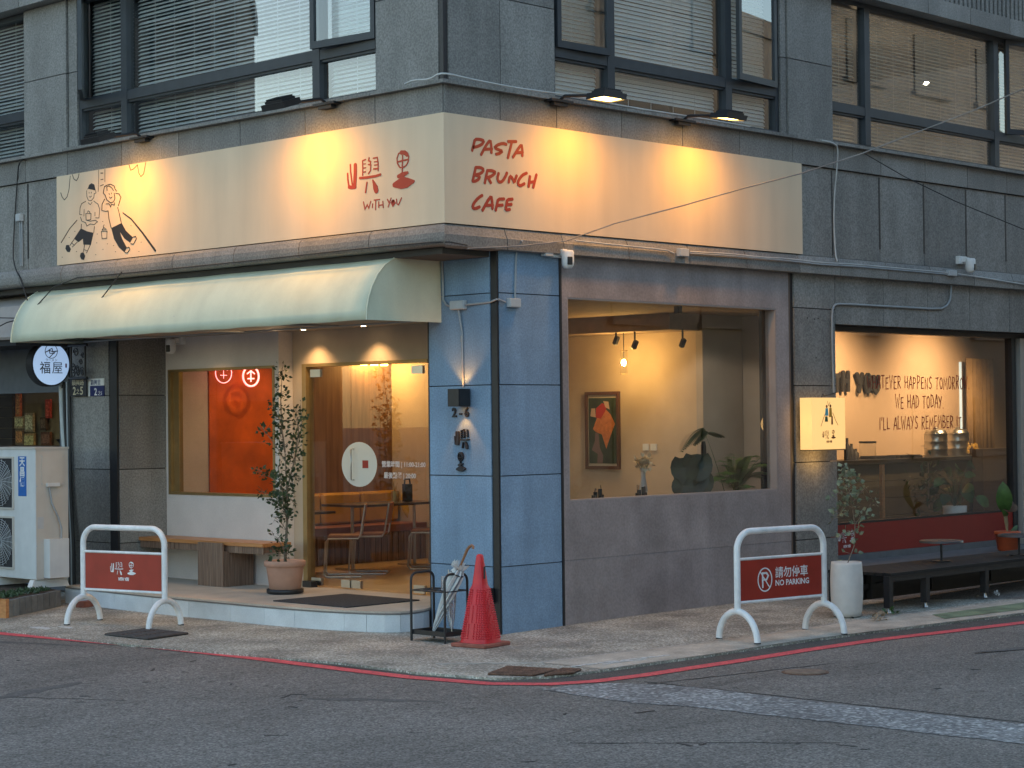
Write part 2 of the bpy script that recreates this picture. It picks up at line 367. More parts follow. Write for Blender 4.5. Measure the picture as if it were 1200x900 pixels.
mb = MB()                                        # the carriageway: one sheet, with the slope of the side street
xs = [-60, -30, -12, -8, -5, -3, -1.9, -1, 0, .8, 2, 4, 7, 10, 13, 16, 60]; ysl = [-60, -30, -14, -10, -7, -5, -4, -3, -2, -1, 0, 3, 8, 20, 60]
for i in range(len(xs)): 
    for j in range(len(ysl)): mb.v.append((xs[i], ysl[j], G(xs[i])-.022))
nj = len(ysl)
mb.f = [[i*nj+j, (i+1)*nj+j, (i+1)*nj+j+1, i*nj+j+1] for i in range(len(xs)-1) for j in range(nj-1)]; mb.m = [0]*len(mb.f); mb.sm = [0]*len(mb.f)
road = mb.build('road', ASPH); road['kind'] = 'structure'
# pavement, a low slab whose edge rises two centimetres out of the asphalt
k2 = [p for p in kerb if p[0] <= .81]; k3 = [p for p in kerb if p[0] >= .79]
def slab(name, edge, inner, m, z1=.0, z0=-.05):
    mb = MB(); n = len(edge); a = edge+inner; N_ = len(a)
    vt = [(x, y, G(x)+z1) for x, y in a]; vb = [(x, y, G(x)+z0) for x, y in a]
    mb.add(vt+vb, [tuple(range(N_))]+[(i, (i+1) % N_, N_+(i+1) % N_, N_+i) for i in range(N_)])
    o = mb.build(name, m); o['kind'] = 'structure'; return o
slab('pavement', k2, [(.8, 1.6), (.8, 30)], AGG)
slab('pavement', k3, [(40, 2.5), (.8, 2.5)], AGG)
# smooth concrete edging along the side street, and the pale joint behind it
ed = [p for p in kerb if p[0] >= -.7 and p[0] < 16]
def band(name, m, top_, bot_, dz, xs_):
    f1, f2 = lerp(top_), lerp(bot_); mb = MB(); vs = []
    for x in xs_: vs += [(x, f2(x), G(x)+dz), (x, f1(x), G(x)+dz)]
    mb.add(vs, [(2*i, 2*i+2, 2*i+3, 2*i+1) for i in range(len(xs_)-1)]); o = mb.build(name, m); o['kind'] = 'structure'; return o
joint = [(-.62, -1.76), (.07, -1.79), (.8, -1.87), (1.8, -2.02), (3.5, -2.08), (6.0, -2.42), (12, -3.4)]
xs_ = [-.62, -.3, .07, .45, .8, 1.3, 1.8, 2.6, 3.5, 4.7, 6, 8, 12]
inset = [(x, y+.012) for x, y in kerb if x > -.8]
band('concrete_edging', CONC, joint, inset, .004, xs_)
band('pale_joint', mat('pale_mortar', (.42, .40, .36), .8, n=.3, ns=9), [(x, y+.035) for x, y in joint], joint, .006, xs_)
mbj = MB(); stroke(mbj, [(-1.22, -1.12), (-.9, -1.45), (-.62, -1.76)], .05, (0, 0, 0), X, Y, Z, .005)
oj = mbj.build('pale_joint', MATS['pale_mortar']); oj['kind'] = 'structure'
# red no-stopping line
rl = [(-2.5, 9), (-2.25, 5.0), (-2.17, 4.0), (-1.97, 2.4), (-1.90, 1.6), (-1.86, .4), (-1.87, -.7), (-1.86, -1.5), (-1.72, -2.25), (-1.45, -2.62), (-1.1, -2.78), (-.6, -2.84), (.2, -2.85), (.8, -2.86), (1.6, -2.90), (2.5, -2.99), (3.4, -3.18), (4.8, -3.46), (7, -3.9), (12, -4.9)]
mb = MB(); vs = []
for i, (x, y) in enumerate(rl):
    a = Vector(rl[max(i-1, 0)]); b = Vector(rl[min(i+1, len(rl)-1)]); t = (b-a).normalized(); n_ = Vector((-t.y, t.x))*.074
    vs += [(x+n_.x, y+n_.y, G(x)-.017), (x-n_.x, y-n_.y, G(x)-.017)]
mb.add(vs, [(2*i, 2*i+1, 2*i+3, 2*i+2) for i in range(len(rl)-1)]); o = mb.build('red_road_line', REDLINE); o['kind'] = 'structure'
# newer, darker asphalt between the pavement edge and the red line
dk = mat('dark_new_asphalt', (.075, .07, .066), .85, n=.2, ns=5, speck=.5, sps=60, bump=.5, bs=70)
ka = [p for p in kerb if p[0] <= .8 and p[1] < 8]+[(.8, -2.50)]; ra = [p for p in rl if p[0] <= .8]
mb = MB(); pl_ = [(-2.45, 8)]+ka[1:]+ra[::-1]; mb.add([(x, y, -.0195) for x, y in pl_], [tuple(range(len(pl_)))]); o = mb.build('asphalt_margin', dk); o['kind'] = 'structure'
band('asphalt_margin', dk, kerb, rl[[p[0] for p in rl].index(.8):], -.0195, [.8, 1.2, 1.6, 2.2, 2.8, 3.6, 4.9, 6.5, 8, 10, 12])
# pebble band where the two road surfaces meet
mb = MB(); pts = [(-1.70, -2.74), (-1.15, -2.88), (-.95, -3.25), (-.86, -3.6), (-.9, -4.6), (-.88, -6.4), (-.95, -12), (-1.75, -12), (-1.58, -6.8), (-1.63, -5.2), (-1.66, -4.3), (-1.80, -3.8), (-1.76, -3.2)]
R_ = random.Random(4); q_ = []
for (a, b), (c, d) in zip(pts, pts[1:]+pts[:1]):
    m_ = max(1, int(math.hypot(c-a, d-b)/.09)); q_ += [(a+(c-a)*i/m_+R_.uniform(-.018, .018), b+(d-b)*i/m_+R_.uniform(-.018, .018)) for i in range(m_)]
pts = q_
mb.add([(x, y, -.018) for x, y in pts], [tuple(range(len(pts)))]); o = mb.build('pebble_road_strip', AGG2); o['kind'] = 'structure'
# white paint scraps, green patch
mb = MB()
for (cx, cy, w_, l_) in [(-.42, -2.14, .05, .5), (.02, -2.20, .05, .3), (-.15, -2.24, .035, .5), (.32, -2.24, .04, .22)]:
    stroke(mb, [(cx+l_*(i/6-.5), cy+random.uniform(-.02, .02)-.04*(i/6)) for i in range(7)], [w_*random.uniform(.4, 1.3) for _ in range(7)], (0, 0, G(cx)+.005), X, Y, Z, .003)
for (cx, cy, w_, l_) in [(-1.75, 4.1, .12, .28), (-1.55, 3.95, .07, .2)]:
    stroke(mb, [(cx, cy-l_/2), (cx+.02, cy), (cx, cy+l_/2)], [w_*.6, w_, w_*.5], (0, 0, 0), X, Y, Z, .003)
o = mb.build('white_paint_scraps', mat('old_white_paint', (.55, .55, .53), .8, n=.3, ns=30)); o['kind'] = 'structure'
mb = MB(); pp = [(4.35, -2.42), (6.1, -2.62), (5.9, -3.02), (4.1, -2.72)]
mb.add([(x, y, G(x)+.008) for x, y in pp], [(0, 1, 2, 3)]); o = mb.build('green_painted_patch', mat('faded_green_paint', (.17, .22, .13), .85, n=.35, ns=5, speck=.3)); o['kind'] = 'structure'

# ================================================================== CORNER BUILDING
B = thing('corner_building', 'grey granite corner building with a cafe on the ground floor and windows with blinds above', 'building', (0, 0, 0))
def bx(name, m, *a, **k): return box(name, m, B, *a, **k)
GAP = .005
def rpanel(x0, x1, z0, z1, y=0.03, m=None, d=.03, name='panel'):
    return bx(name, m or STONE, x0+GAP, x1-GAP, y, y+d, z0+GAP, z1-GAP)
def lpanel(y0, y1, z0, z1, x=.7, m=None, d=.03, name='panel'):
    return bx(name, m or STONE, x, x+d, y0+GAP, y1-GAP, z0+GAP, z1-GAP)
ZJ = [-.1, .64, 1.505, 2.377, 3.255, 3.70]
# --- corner column
for a, b in zip(ZJ, ZJ[1:]):
    lpanel(.115, .97, a, b, .7, BLUE); rpanel(.735, 1.585, a, b, .03, BLUE)
bx('wall_core', mat('slate_grout', (.07, .09, .11), .9), .725, 1.60, .055, .96, -.1, 3.7)
bx('corner_strip', BLACK, .712, .735, .035, .118, -.1, 3.7)
bx('joint_strip', BLACK, 1.583, 1.612, .022, .10, -.1, 3.7)
bx('joint_strip', BLACK, .71, .735, .965, .995, -.1, 3.05)
# --- grey rendered wall with the picture window
WX0, WX1, WZ0, WZ1 = 1.70, 5.135, 1.227, 3.245
bx('rendered_wall', GREYW, 1.612, 5.37, .03, .17, .650, WZ0)
bx('rendered_wall', GREYW, 1.612, 5.37, .032, .172, -.1, .648)
bx('rendered_wall', GREYW, 1.612, 5.37, .03, .17, WZ1, 3.70)
bx('rendered_wall', GREYW, 1.612, WX0, .03, .17, WZ0, WZ1)
bx('rendered_wall', GREYW, WX1, 5.37, .03, .17, WZ0, WZ1)
w = MB()
for a in ((WX0+.002, WX0+.014, WZ0, WZ1), (WX1-.014, WX1-.002, WZ0, WZ1), (WX0+.014, WX1-.014, WZ0+.001, WZ0+.014), (WX0+.014, WX1-.014, WZ1-.014, WZ1-.001)):
    w.box(a[0], a[1], .034, .168, a[2], a[3])
pw = w.build('picture_window', REVEAL, B)
box('pane', GLASS, pw, WX0+.014, WX1-.014, .125, .133, WZ0+.014, WZ1-.014)
# --- drain slot and stone pillar
bx('drain_strip', BLACK, 5.40, 5.475, .05, .12, -.1, 3.70); bx('brown_strip', mat('brown_strip', (.13, .09, .07), .7), 5.372, 5.398, .03, .10, -.1, 3.70)
ZP = [-.1, .649, 1.523, 2.39, 3.27, 3.70]
for a, b in zip(ZP, ZP[1:]): rpanel(5.478, 6.275, a, b)
bx('wall_core', GROUT, 5.375, 6.265, .125, .45, -.1, 3.7)
for (hx, hz) in ((5.86, 3.14), (5.93, 3.15), (5.72, 3.15), (5.88, 2.70), (5.86, 1.9)): bx('bolt_hole', BLACK, hx, hx+.016, .027, .04, hz, hz+.016)
lj = [6.275, 7.27, 8.24, 9.21, 10.18, 11.15, 12.1]
ZO = 3.10
for a, b in zip(lj, lj[1:]): rpanel(a, b, ZO, 3.70)
bx('wall_core', GROUT, 6.28, 12.1, .055, .12, ZO+.01, 3.7)
# --- left pillar and the return of the recess
for a, b in zip(ZJ, ZJ[1:]):
    lpanel(6.45, 7.24, a, b, .7)
    bx('panel', STONE, .735, 1.40, 6.29, 6.32, a+GAP, b-GAP)
bx('wall_core', GROUT, .725, 1.45, 6.315, 7.2, -.1, 3.7); bx('joint_strip', BLACK, .706, .735, 6.30, 6.448, -.1, 3.7)
# --- fascia behind the sign, upper and lower ledges
lyj = [.0, .971, 2.015, 3.06, 4.12, 5.18, 6.25, 7.13, 8.15, 9.2, 10.2]
rxj = [.0, .77, 1.566, 2.541, 3.52, 4.50, 5.478, 6.27, 7.245, 8.21, 9.185, 10.15, 11.1, 12.1]
for a, b in zip(rxj, rxj[1:]):
    if a >= 4.4: rpanel(a, b, 3.87, 4.90, .05)
    bx('panel', STONE, a+GAP, b-GAP, .02, .05, 4.905, 5.168)
for a in rxj[8:]:
    bx('joint_strip', BLACK, a-.014, a+.014, .046, .052, 4.02, 4.88)
bx('joint_strip', BLACK, 6.262, 6.278, .046, .052, 3.9, 4.88)
for a, b in zip(lyj, lyj[1:]):
    if a >= 5: bx('panel', STONE, .05, .08, a+GAP, b-GAP, 3.875, 4.895)
    bx('panel', STONE, .02, .05, a+GAP, b-GAP, 4.905, 5.168)
bx('joint_strip', BLACK, .046, .052, 7.116, 7.144, 4.0, 4.88)
bx('wall_core', GROUT, .078, 12.1, .078, .5, 3.72, 5.165); bx('wall_core', GROUT, .0781, .5, .5, 10.2, 3.72, 5.165)
def sweep(name, prof, seg, side, m, miter0=False, miter1=False):
    """profile points (outward offset, z) swept along one facade, mitred at the corner"""
    mb = MB(); n = len(prof); vs = []
    for e, t in enumerate(seg):
        for o_, z in prof:
            c = -o_ if ((e == 0 and miter0) or (e == 1 and miter1)) else t
            vs.append((c, -o_, z) if side == 'r' else (-o_, c, z))
    mb.add(vs, [(i, (i+1) % n, n+(i+1) % n, n+i) for i in range(n)]+[tuple(range(n)), tuple(range(n, 2*n))])
    return mb.build(name, m, B)
cop = [(-.45, 5.17), (.05, 5.17), (.05, 5.205), (-.45, 5.215)]
bull = [(-.3, 3.665), (.03, 3.665), (.055, 3.675), (.075, 3.70), (.08, 3.735), (.078, 3.78), (.06, 3.83), (.03, 3.862), (-.3, 3.868)]
bullr = [(-.3, 3.655), (.045, 3.655), (.06, 3.662), (.06, 3.765), (.05, 3.775), (.015, 3.862), (-.3, 3.868)]
for i, (a, b) in enumerate(zip(lyj, lyj[1:])):
    sweep('ledge_stone', bull, (a+GAP, b-GAP), 'l', STONE, miter0=(i == 0)); sweep('coping_stone', cop, (a+.003, b-.003), 'l', STONE, miter0=(i == 0))
for i, (a, b) in enumerate(zip(rxj, rxj[1:])):
    sweep('ledge_stone', bullr, (a+GAP, b-GAP), 'r', STONE, miter0=(i == 0)); sweep('coping_stone', cop, (a+.003, b-.003), 'r', STONE, miter0=(i == 0))
# soffit under the ledge down to the ground-floor head
bx('soffit', mat('dark_soffit', (.06, .055, .05), .8, n=.2, ns=3), .08, .70, .12, 10.2, 3.60, 3.66)
bx('soffit', MATS['dark_soffit'], .10, .70, -.0, .12, 3.662, 3.672)
bx('head_wall', mat('beige_head', (.34, .28, .21), .8, n=.06), .72, .80, .99, 6.28, 3.06, 3.66)

# --- upper storey
ZU = [5.215, 6.105, 6.96]
for a, b in zip(ZU, ZU[1:]):
    rpanel(.165, .861, a, b, .10); rpanel(.861, 1.635, a, b, .10); lpanel(.165, 1.045, a, b, .10)
    rpanel(5.515, 6.385, a, b, .10); rpanel(5.40, 5.51, a, b, .12); lpanel(6.385, 7.285, a, b, .10); lpanel(6.20, 6.38, a, b, .125)
bx('corner_strip', BLACK, .108, .16, .108, .16, 5.215, 6.96)
bx('wall_core', GROUT, .128, 1.62, .128, 1.03, 5.16, 7.0); bx('wall_core', GROUT, 5.41, 6.37, .152, .6, 5.16, 7.0); bx('wall_core', GROUT, .157, .6, 6.21, 7.27, 5.16, 7.0)
topl = [(-.4, 6.962), (.06, 6.962), (.06, 7.17), (-.4, 7.18)]
for i, (a, b) in enumerate(zip(rxj, rxj[1:])): sweep('ledge_stone', topl, (a+GAP, b-GAP), 'r', STONE, miter0=(i == 0))
for i, (a, b) in enumerate(zip(lyj, lyj[1:])): sweep('ledge_stone', topl, (a+GAP, b-GAP), 'l', STONE, miter0=(i == 0))
mb = MB()
for i in range(110):
    x = .3+i*.105; mb.box(x, x+.06, .05, .08, 7.185, 8.2)
mb.box(.2, 12, .08, .3, 7.18, 8.2); fl = mb.build('fluted_cladding', STONE, B, kind='stuff')
# the rest of the block, rising out of the picture
bx('upper_wall', STONE, .12, 12, .31, 12, 8.2, 14); bx('upper_wall', STONE, .12, .3, .12, 12, 7.18, 8.2)
bx('floor_slab', GROUT, .5, 12.1, .5, 10.2, 3.72, 5.1); bx('roof_slab', GROUT, .42, 12, .42, 11, 7.0, 7.17)
bx('end_wall', STONE, 16.1, 16.5, .06, 12, 0, 8.2); bx('end_wall', STONE, 12.1, 16.1, .06, .3, 0, 8.2)
bx('upper_back_wall', mat('dim_room_wall', (.16, .13, .10), .9), .6, 12, 4.2, 4.3, 5.1, 7.0); bx('upper_back_wall', MATS['dim_room_wall'], 4.0, 4.1, .6, 10, 5.1, 7.0)

def upper_window(side, s0, s1, verts, zt, z0=5.215, z1=6.96, sashes=(), bl=BLIND, off=.15, blind_z=5.24, gaps=()):
    """s runs along the facade; verts = mullion centres; zt = transom"""
    mb = MB(); F = .055
    def bb(m_, a, b, d0, d1, c, d):
        if side == 'r': m_.box(a, b, d0, d1, c, d)
        else: m_.box(d0, d1, a, b, c, d)
    D0, D1 = off, off+.09
    bb(mb, s0, s1, D0, D1, z0, z0+.05); bb(mb, s0, s1, D0, D1, z1-.06, z1)
    bb(mb, s0, s0+.05, D0, D1, z0+.05, z1-.06); bb(mb, s1-.05, s1, D0, D1, z0+.05, z1-.06)
    ed = [s0+.05]
    for v in verts: bb(mb, v-F, v+F, D0-.01, D1, z0+.05, z1-.06); ed += [v-F, v+F]
    ed.append(s1-.05)
    for a, b in zip(ed[::2], ed[1::2]): bb(mb, a, b, D0-.005, D1, zt-.05, zt+.05)
    for a, b in zip(ed[::2], ed[1::2]):
        bb(mb, a, b, D0+.015, D1, zt-.075, zt-.05)
        bb(mb, a, b, D0+.015, D1, zt+.05, zt+.065)
    f = mb.build('window', FRAME, B)
    for i, (a, b) in enumerate(zip(ed[::2], ed[1::2])):
        for (c, d) in ((z0+.05, zt-.05), (zt+.05, z1-.06)):
            g_ = MB(); bb(g_, a, b, off+.05, off+.056, c, d); g_.build('pane', GLASSU, f)
        b_ = MB(); z = blind_z if not isinstance(blind_z, dict) else blind_z.get(i, 5.25)
        tl = math.radians((60 if s0 < 6 else 34) if side == 'r' else 40)
        if i in gaps: z = gaps[i]
        q0 = off+.16
        while z < z1-.05:
            dz = .024*math.sin(tl)+random.uniform(-.0025, .0025); dd = .024*math.cos(tl)
            if side == 'r': vs = [(a+.01, q0-dd, z-dz), (b-.01, q0-dd, z-dz+random.uniform(-.003, .003)), (b-.01, q0+dd, z+dz), (a+.01, q0+dd, z+dz)]
            else: vs = [(q0-dd, a+.01, z-dz), (q0-dd, b-.01, z-dz+random.uniform(-.003, .003)), (q0+dd, b-.01, z+dz), (q0+dd, a+.01, z+dz)]
            b_.add(vs+[(p[0], p[1], p[2]+.003) for p in vs], [(0, 3, 2, 1), (4, 5, 6, 7), (0, 1, 5, 4), (2, 3, 7, 6)]); z += .043
        for k in range(1, max(2, int((b-a)/.35))):
            c = a+(b-a)*k/max(2, int((b-a)/.35))
            bb(b_, c-.002, c+.002, q0-.03, q0-.027, 5.3, z1-.05)
        ob = b_.build('blind', bl, f); ob['kind'] = 'stuff'
    for (a, b, hinge, ang) in sashes:       # casements pushed open about a vertical edge
        s_ = MB(); W_ = b-a; zz0, zz1 = zt+.045, z1-.02
        O = Vector((a if hinge == 0 else b, off-.012, 0)) if side == 'r' else Vector((off-.012, a if hinge == 0 else b, 0))
        sg = 1 if hinge == 0 else -1
        if side == 'r': e = Vector((sg*math.cos(ang), -math.sin(ang), 0)); nrm = Vector((sg*math.sin(ang), math.cos(ang), 0))
        else: e = Vector((-math.sin(ang), sg*math.cos(ang), 0)); nrm = Vector((math.cos(ang), sg*math.sin(ang), 0))
        T = .045
        for (u0_, u1_, w0, w1) in ((0, W_, zz0, zz0+.07), (0, W_, zz1-.06, zz1), (0, .055, zz0+.07, zz1-.06), (W_-.055, W_, zz0+.07, zz1-.06)):
            s_.obox(O+e*(u0_+u1_)/2+Z*(w0+w1)/2, e, nrm, Z, (u1_-u0_)/2, T/2, (w1-w0)/2)
        so_ = s_.build('casement', FRAME, f)
        g_ = MB(); g_.obox(O+e*W_/2+Z*(zz0+zz1)/2, e, nrm, Z, W_/2-.055, .003, (zz1-zz0)/2-.066); gp = g_.build('casement_pane', GLASSU, f)
    return f
upper_window('r', 1.640, 5.395, [2.53, 4.48], 5.70, sashes=((1.70, 2.47, 0, .04), (4.54, 5.34, 1, .10)), gaps={0: 5.26, 1: 5.40, 2: 5.26})
upper_window('r', 6.392, 12.0, [7.17, 10.13, 11.2], 5.66, sashes=((10.35, 11.1, 0, .35),), bl=BLINDB, gaps={1: 5.26})
upper_window('l', 1.05, 6.195, [1.985, 5.30], 5.715, sashes=((1.08, 1.95, 0, .10), (5.36, 6.12, 1, .62)))
upper_window('l', 7.29, 10.1, [8.6], 5.73, sashes=())
# room lights glimpsed through the blinds of the upper floor
for (x_, y_, z_) in ((8.0, 1.6, 6.55), (9.3, 2.4, 6.6), (10.3, 1.3, 6.5), (2.6, 2.9, 6.7)):
    mb = MB(); mb.lathe([(.035, 0), (.035, .03)], (x_, y_, z_), 14); ob = mb.build('office_downlight', emis('warm_tube', (1, .85, .6), 14), B)
lamp('upper_room_lamp', 'POINT', (9.3, 1.5, 6.4), 26, (1, .72, .42), size=.2, parent=B); lamp('upper_room_lamp', 'POINT', (3.4, 2.2, 6.4), 12, (.9, .92, 1), size=.2, parent=B)

# --- the recessed entrance
DX, WXW = 1.60, 1.40           # door wall and window wall planes
bx('platform_core', GROUT, .32, 1.58, 1.0, 6.28, -.05, .17)
# curved tiled riser: separate tiles round the front edge
edge = [(-.03, 6.28), (-.06, 5.9), (-.10, 5.2), (-.13, 4.45), (-.135, 3.8), (-.13, 3.1), (-.125, 2.55), (-.10, 2.1), (-.06, 1.75), (0.0, 1.47), (.07, 1.22), (.15, 1.05), (.26, .94), (.40, .90), (.56, .93), (.70, 1.0)]
ti = [(0, 1), (1, 2), (2, 3), (3, 4), (4, 5), (5, 6), (6, 7), (7, 9), (9, 10), (10, 12), (12, 14), (14, 15)]
for a, b in ti:
    mb = MB(); pts = edge[a:b+1]; n = len(pts)
    d = (Vector(pts[-1])-Vector(pts[0])).normalized()*.002
    pts = [tuple(Vector(pts[0])+d)]+pts[1:-1]+[tuple(Vector(pts[-1])-d)]
    inn = [tuple(Vector(p)+Vector((.028, .0 if p[1] > 1.3 else .02))) for p in pts]
    vs = [(*p, -.04) for p in pts]+[(*p, .168) for p in pts]+[(*p, -.04) for p in inn]+[(*p, .168) for p in inn]
    fs = [(i, i+1, n+i+1, n+i) for i in range(n-1)]+[(2*n+i, 3*n+i, 3*n+i+1, 2*n+i+1) for i in range(n-1)]+[(n+i, n+i+1, 3*n+i+1, 3*n+i) for i in range(n-1)]+[(0, n, 3*n, 2*n), (n-1, 3*n-1, 4*n-1, 2*n-1)]
    mb.add(vs, fs); mb.build('tile', TILE, B)
def plat(z0, z1, grow, m, name):
    pts = [(p[0]-grow, p[1]-(grow if p[0] > .1 else 0)) for p in edge]+[(DX-.01, 1.0), (DX-.01, 6.28)]
    mb = MB(); n = len(pts); mb.add([(*p, z0) for p in pts]+[(*p, z1) for p in pts], [tuple(range(n))[::-1], tuple(range(n, 2*n))]+[(i, (i+1) % n, n+(i+1) % n, n+i) for i in range(n)])
    return mb.build(name, m, B)
plat(.172, .182, .006, mat('grey_step_trim', (.17, .16, .15), .6), 'step_edge_trim'); plat(.182, .2, -.012, PAVE, 'step_slab')
# walls of the recess
bx('window_wall', PLASTERW, WXW, WXW+.22, 4.16, 6.29, .2, 1.195)
bx('window_wall', PLASTERW, WXW, WXW+.22, 4.16, 6.29, 2.68, 3.06)
bx('window_wall', PLASTERW, WXW, WXW+.22, 4.16, 4.235, 1.195, 2.68)
bx('window_wall', PLASTERW, WXW, WXW+.18, 6.235, 6.29, 1.195, 2.68)
DY0, DY1, DZ = 1.93, 3.985, 2.69
bx('door_wall', PLASTER, DX, DX+.16, DY1, 4.157, .2, DZ); bx('door_wall', PLASTER, DX, DX+.16, .99, DY0, .2, DZ); bx('door_wall', PLASTER, DX, DX+.16, .99, 4.157, DZ+.001, 3.06)
bx('recess_ceiling', mat('recess_ceiling_board', (.42, .34, .25), .8), .70, 1.75, .99, 6.29, 3.061, 3.10)
bx('side_wall', PLASTER, .96, 1.6, .965, .99, .2, 3.06)
# recess window
mb = MB(); y0, y1, z0, z1 = 4.235, 6.235, 1.195, 2.68
for a in ((y0, y0+.03, z0, z1), (y1-.05, y1, z0, z1), (y0+.03, y1-.05, z0, z0+.03), (y0+.03, y1-.05, z1-.03, z1)): mb.box(WXW-.012, WXW+.1, a[0], a[1], a[2], a[3])
mb.box(WXW+.03, WXW+.09, y1-.16, y1-.051, z0+.03, z1-.03)
wn = mb.build('recess_window', BRASS, B); box('pane', GLASS, wn, WXW+.04, WXW+.047, y0+.03, y1-.16, z0+.03, z1-.03)
# glass doors: fixed frame, two leaves, pivots, handle, round sticker, opening hours
mb = MB(); mb.box(DX-.012, DX+.10, DY1-.07, DY1, .2, DZ); mb.box(DX-.012, DX+.10, DY0, DY1-.07, DZ-.035, DZ)
gd = mb.build('glass_door', BRASS, B)
for a, b in ((DY0+.10, 3.195), (3.205, DY1-.08)):
    box('door_leaf', GLASS, gd, DX+.03, DX+.042, a, b, .225, DZ-.045)
box('door_leaf', GLASS, gd, DX+.03, DX+.042, DY0+.0, DY0+.09, .21, DZ-.045)
for a, z_ in ((DY1-.28, DZ-.15), (DY0+.11, DZ-.15), (DY1-.27, .215), (DY0+.11, .215), (3.06, .215), (3.21, .215)):
    box('pivot_clamp', CHROME, gd, DX+.018, DX+.054, a, a+.17, z_, z_+.085)
mb = MB(); cy, cz = 3.07, 1.57
mb.prism([(.29*math.cos(t*math.pi/18), .245*math.sin(t*math.pi/18)) for t in range(36)], (DX+.028, cy, cz), -Y, Z, -X, .002)
dsk = mb.build('round_sticker', mat('white_sticker', (.70, .71, .64), .6), gd)
box('red_emblem', REDP, gd, DX+.0245, DX+.0255, cy-.15, cy-.055, cz-.04, cz+.045)
mb = MB()
for y_ in (cy+.08,):
    mb.tube([(DX+.02, y_, cz-.17), (DX-.02, y_, cz-.17), (DX-.02, y_, cz+.17), (DX+.02, y_, cz+.17)], .008, 8)
mb.build('handle', CHROME, gd)
STK = mat('white_vinyl', (.75, .72, .72), .6)
text('opening_hours', '營業時間 | 11:00-21:00', .072, (DX+.027, 2.36, 1.55), -Y, Z, STK, gd, .0006, bold=.001)
text('opening_hours', '最後點餐 | 20:00', .072, (DX+.027, 2.42, 1.43), -Y, Z, STK, gd, .0006, bold=.001)

# --- interior of the cafe
bx('cafe_floor', FLOORI, DX+.0, 6.25, .18, 9.2, .1, .199); bx('cafe_floor', FLOORI, 5.6, 12.0, 1.4, 9.2, .05, .197)
bx('cafe_ceiling', mat('brown_ceiling', (.30, .22, .15), .85, n=.1), 1.62, 6.26, .175, 7.0, 3.25, 3.45)
bx('ceiling_beam', MATS['brown_ceiling'], 4.9, 5.5, 1.37, 7.0, 3.06, 3.25)
bx('interior_wall', PLASTER, 5.5, 5.6, 1.47, 6.8, .2, 3.25); bx('interior_wall', mat('grey_beige_plaster', (.42, .36, .30), .85, n=.1, ns=2, bump=.3, bs=10), 5.5, 6.26, 1.37, 1.469, .2, 3.25)
bx('interior_wall', MATS['grey_beige_plaster'], 6.28, 6.40, .46, 1.47, .2, 3.25); 
bx('interior_wall', PLASTERW, 1.45, 2.40, 6.78, 6.88, .2, 3.25); bx('interior_wall', ORANGE, 2.401, 4.05, 6.76, 6.88, .2, 3.25); bx('interior_wall', BROWNW, 4.051, 5.5, 6.78, 6.88, .2, 3.25)
bx('interior_wall', PLASTER, 1.4, 1.46, 6.29, 6.9, .2, 3.25)
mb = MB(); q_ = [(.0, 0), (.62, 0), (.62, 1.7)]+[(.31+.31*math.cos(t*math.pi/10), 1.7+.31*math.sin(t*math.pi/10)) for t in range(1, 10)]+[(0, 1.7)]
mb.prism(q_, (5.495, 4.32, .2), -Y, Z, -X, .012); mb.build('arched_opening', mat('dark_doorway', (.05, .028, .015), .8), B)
# banquette along the far wall
bq = thing('wall_banquette', 'long brown banquette with yellow back cushions along the far cafe wall', 'banquette', (0, 0, 0))
mb = MB()
for i in range(28): mb.box(2.7+i*.1, 2.785+i*.1, 6.12, 6.14, .2, .58)
mb.box(2.7, 5.48, 6.14, 6.75, .2, .58); mb.build('slatted_base', WOODB, bq, kind='stuff')
box('seat', mat('rust_brown_leather', (.22, .07, .03), .5, n=.15), bq, 2.7, 5.48, 6.09, 6.76, .585, .68)
for i in range(4): MB().box(2.72+i*.69, 3.39+i*.69, 6.60, 6.75, .69, 1.1).build('back_cushion', mat('ochre_leather', (.50, .26, .035), .6, n=.15, ns=4), bq, bevel=.03)
# right-hand room behind the big opening
TXW = 2.6
bx('interior_wall', mat('warm_tan_wall', (.50, .37, .26), .85, n=.05, ns=1.5), 6.40, 16, TXW, TXW+.1, .2, 3.5)
bx('interior_wall', MATS['warm_tan_wall'], 15.9, 16, .31, TXW, .2, 3.5)
bx('cafe_ceiling', MATS['dark_soffit'], 6.42, 16, .36, TXW, 3.30, 3.45)
bx('cafe_floor', GROUT, 6.30, 16, .36, TXW, .1, .2)
# opening: shutter box, frame, glass, red board, dado
mb = MB(); OX0, OX1 = 6.285, 10.62; OY = .30
mb.box(OX0, 12, OY-.05, OY+.08, 3.04, 3.14); mb.box(OX0, 12, OY-.16, OY-.05, 3.10, 3.2)
mb.box(OX0, OX0+.03, OY-.02, OY+.06, .3, 3.04); mb.box(10.62, 10.72, OY-.04, OY+.06, 0, 3.04); mb.box(OX0+.03, 10.62, OY-.015, OY+.05, .76, .785)
sw = mb.build('shop_window', BLACK, B)
box('pane', GLASS, sw, OX0+.03, 10.62, OY+.01, OY+.018, .785, 3.04)
box('red_board', REDB, sw, OX0+.03, 10.62, OY-.02, OY+.04, .405, .758)
for xx in (10.74, 10.93): box('aluminium_post', mat('aluminium', (.50, .50, .48), .4, metal=.6), sw, xx, xx+.12, OY-.10, OY+.02, 0, 3.04)
bx('stone_dado', mat('dark_grey_render', (.14, .145, .15), .8, n=.12, speck=.1), 6.28, 12, OY-.04, OY+.1, -.05, .403)
bx('side_pier', STONE, 11.1, 12.1, .03, .5, -.05, 3.08)
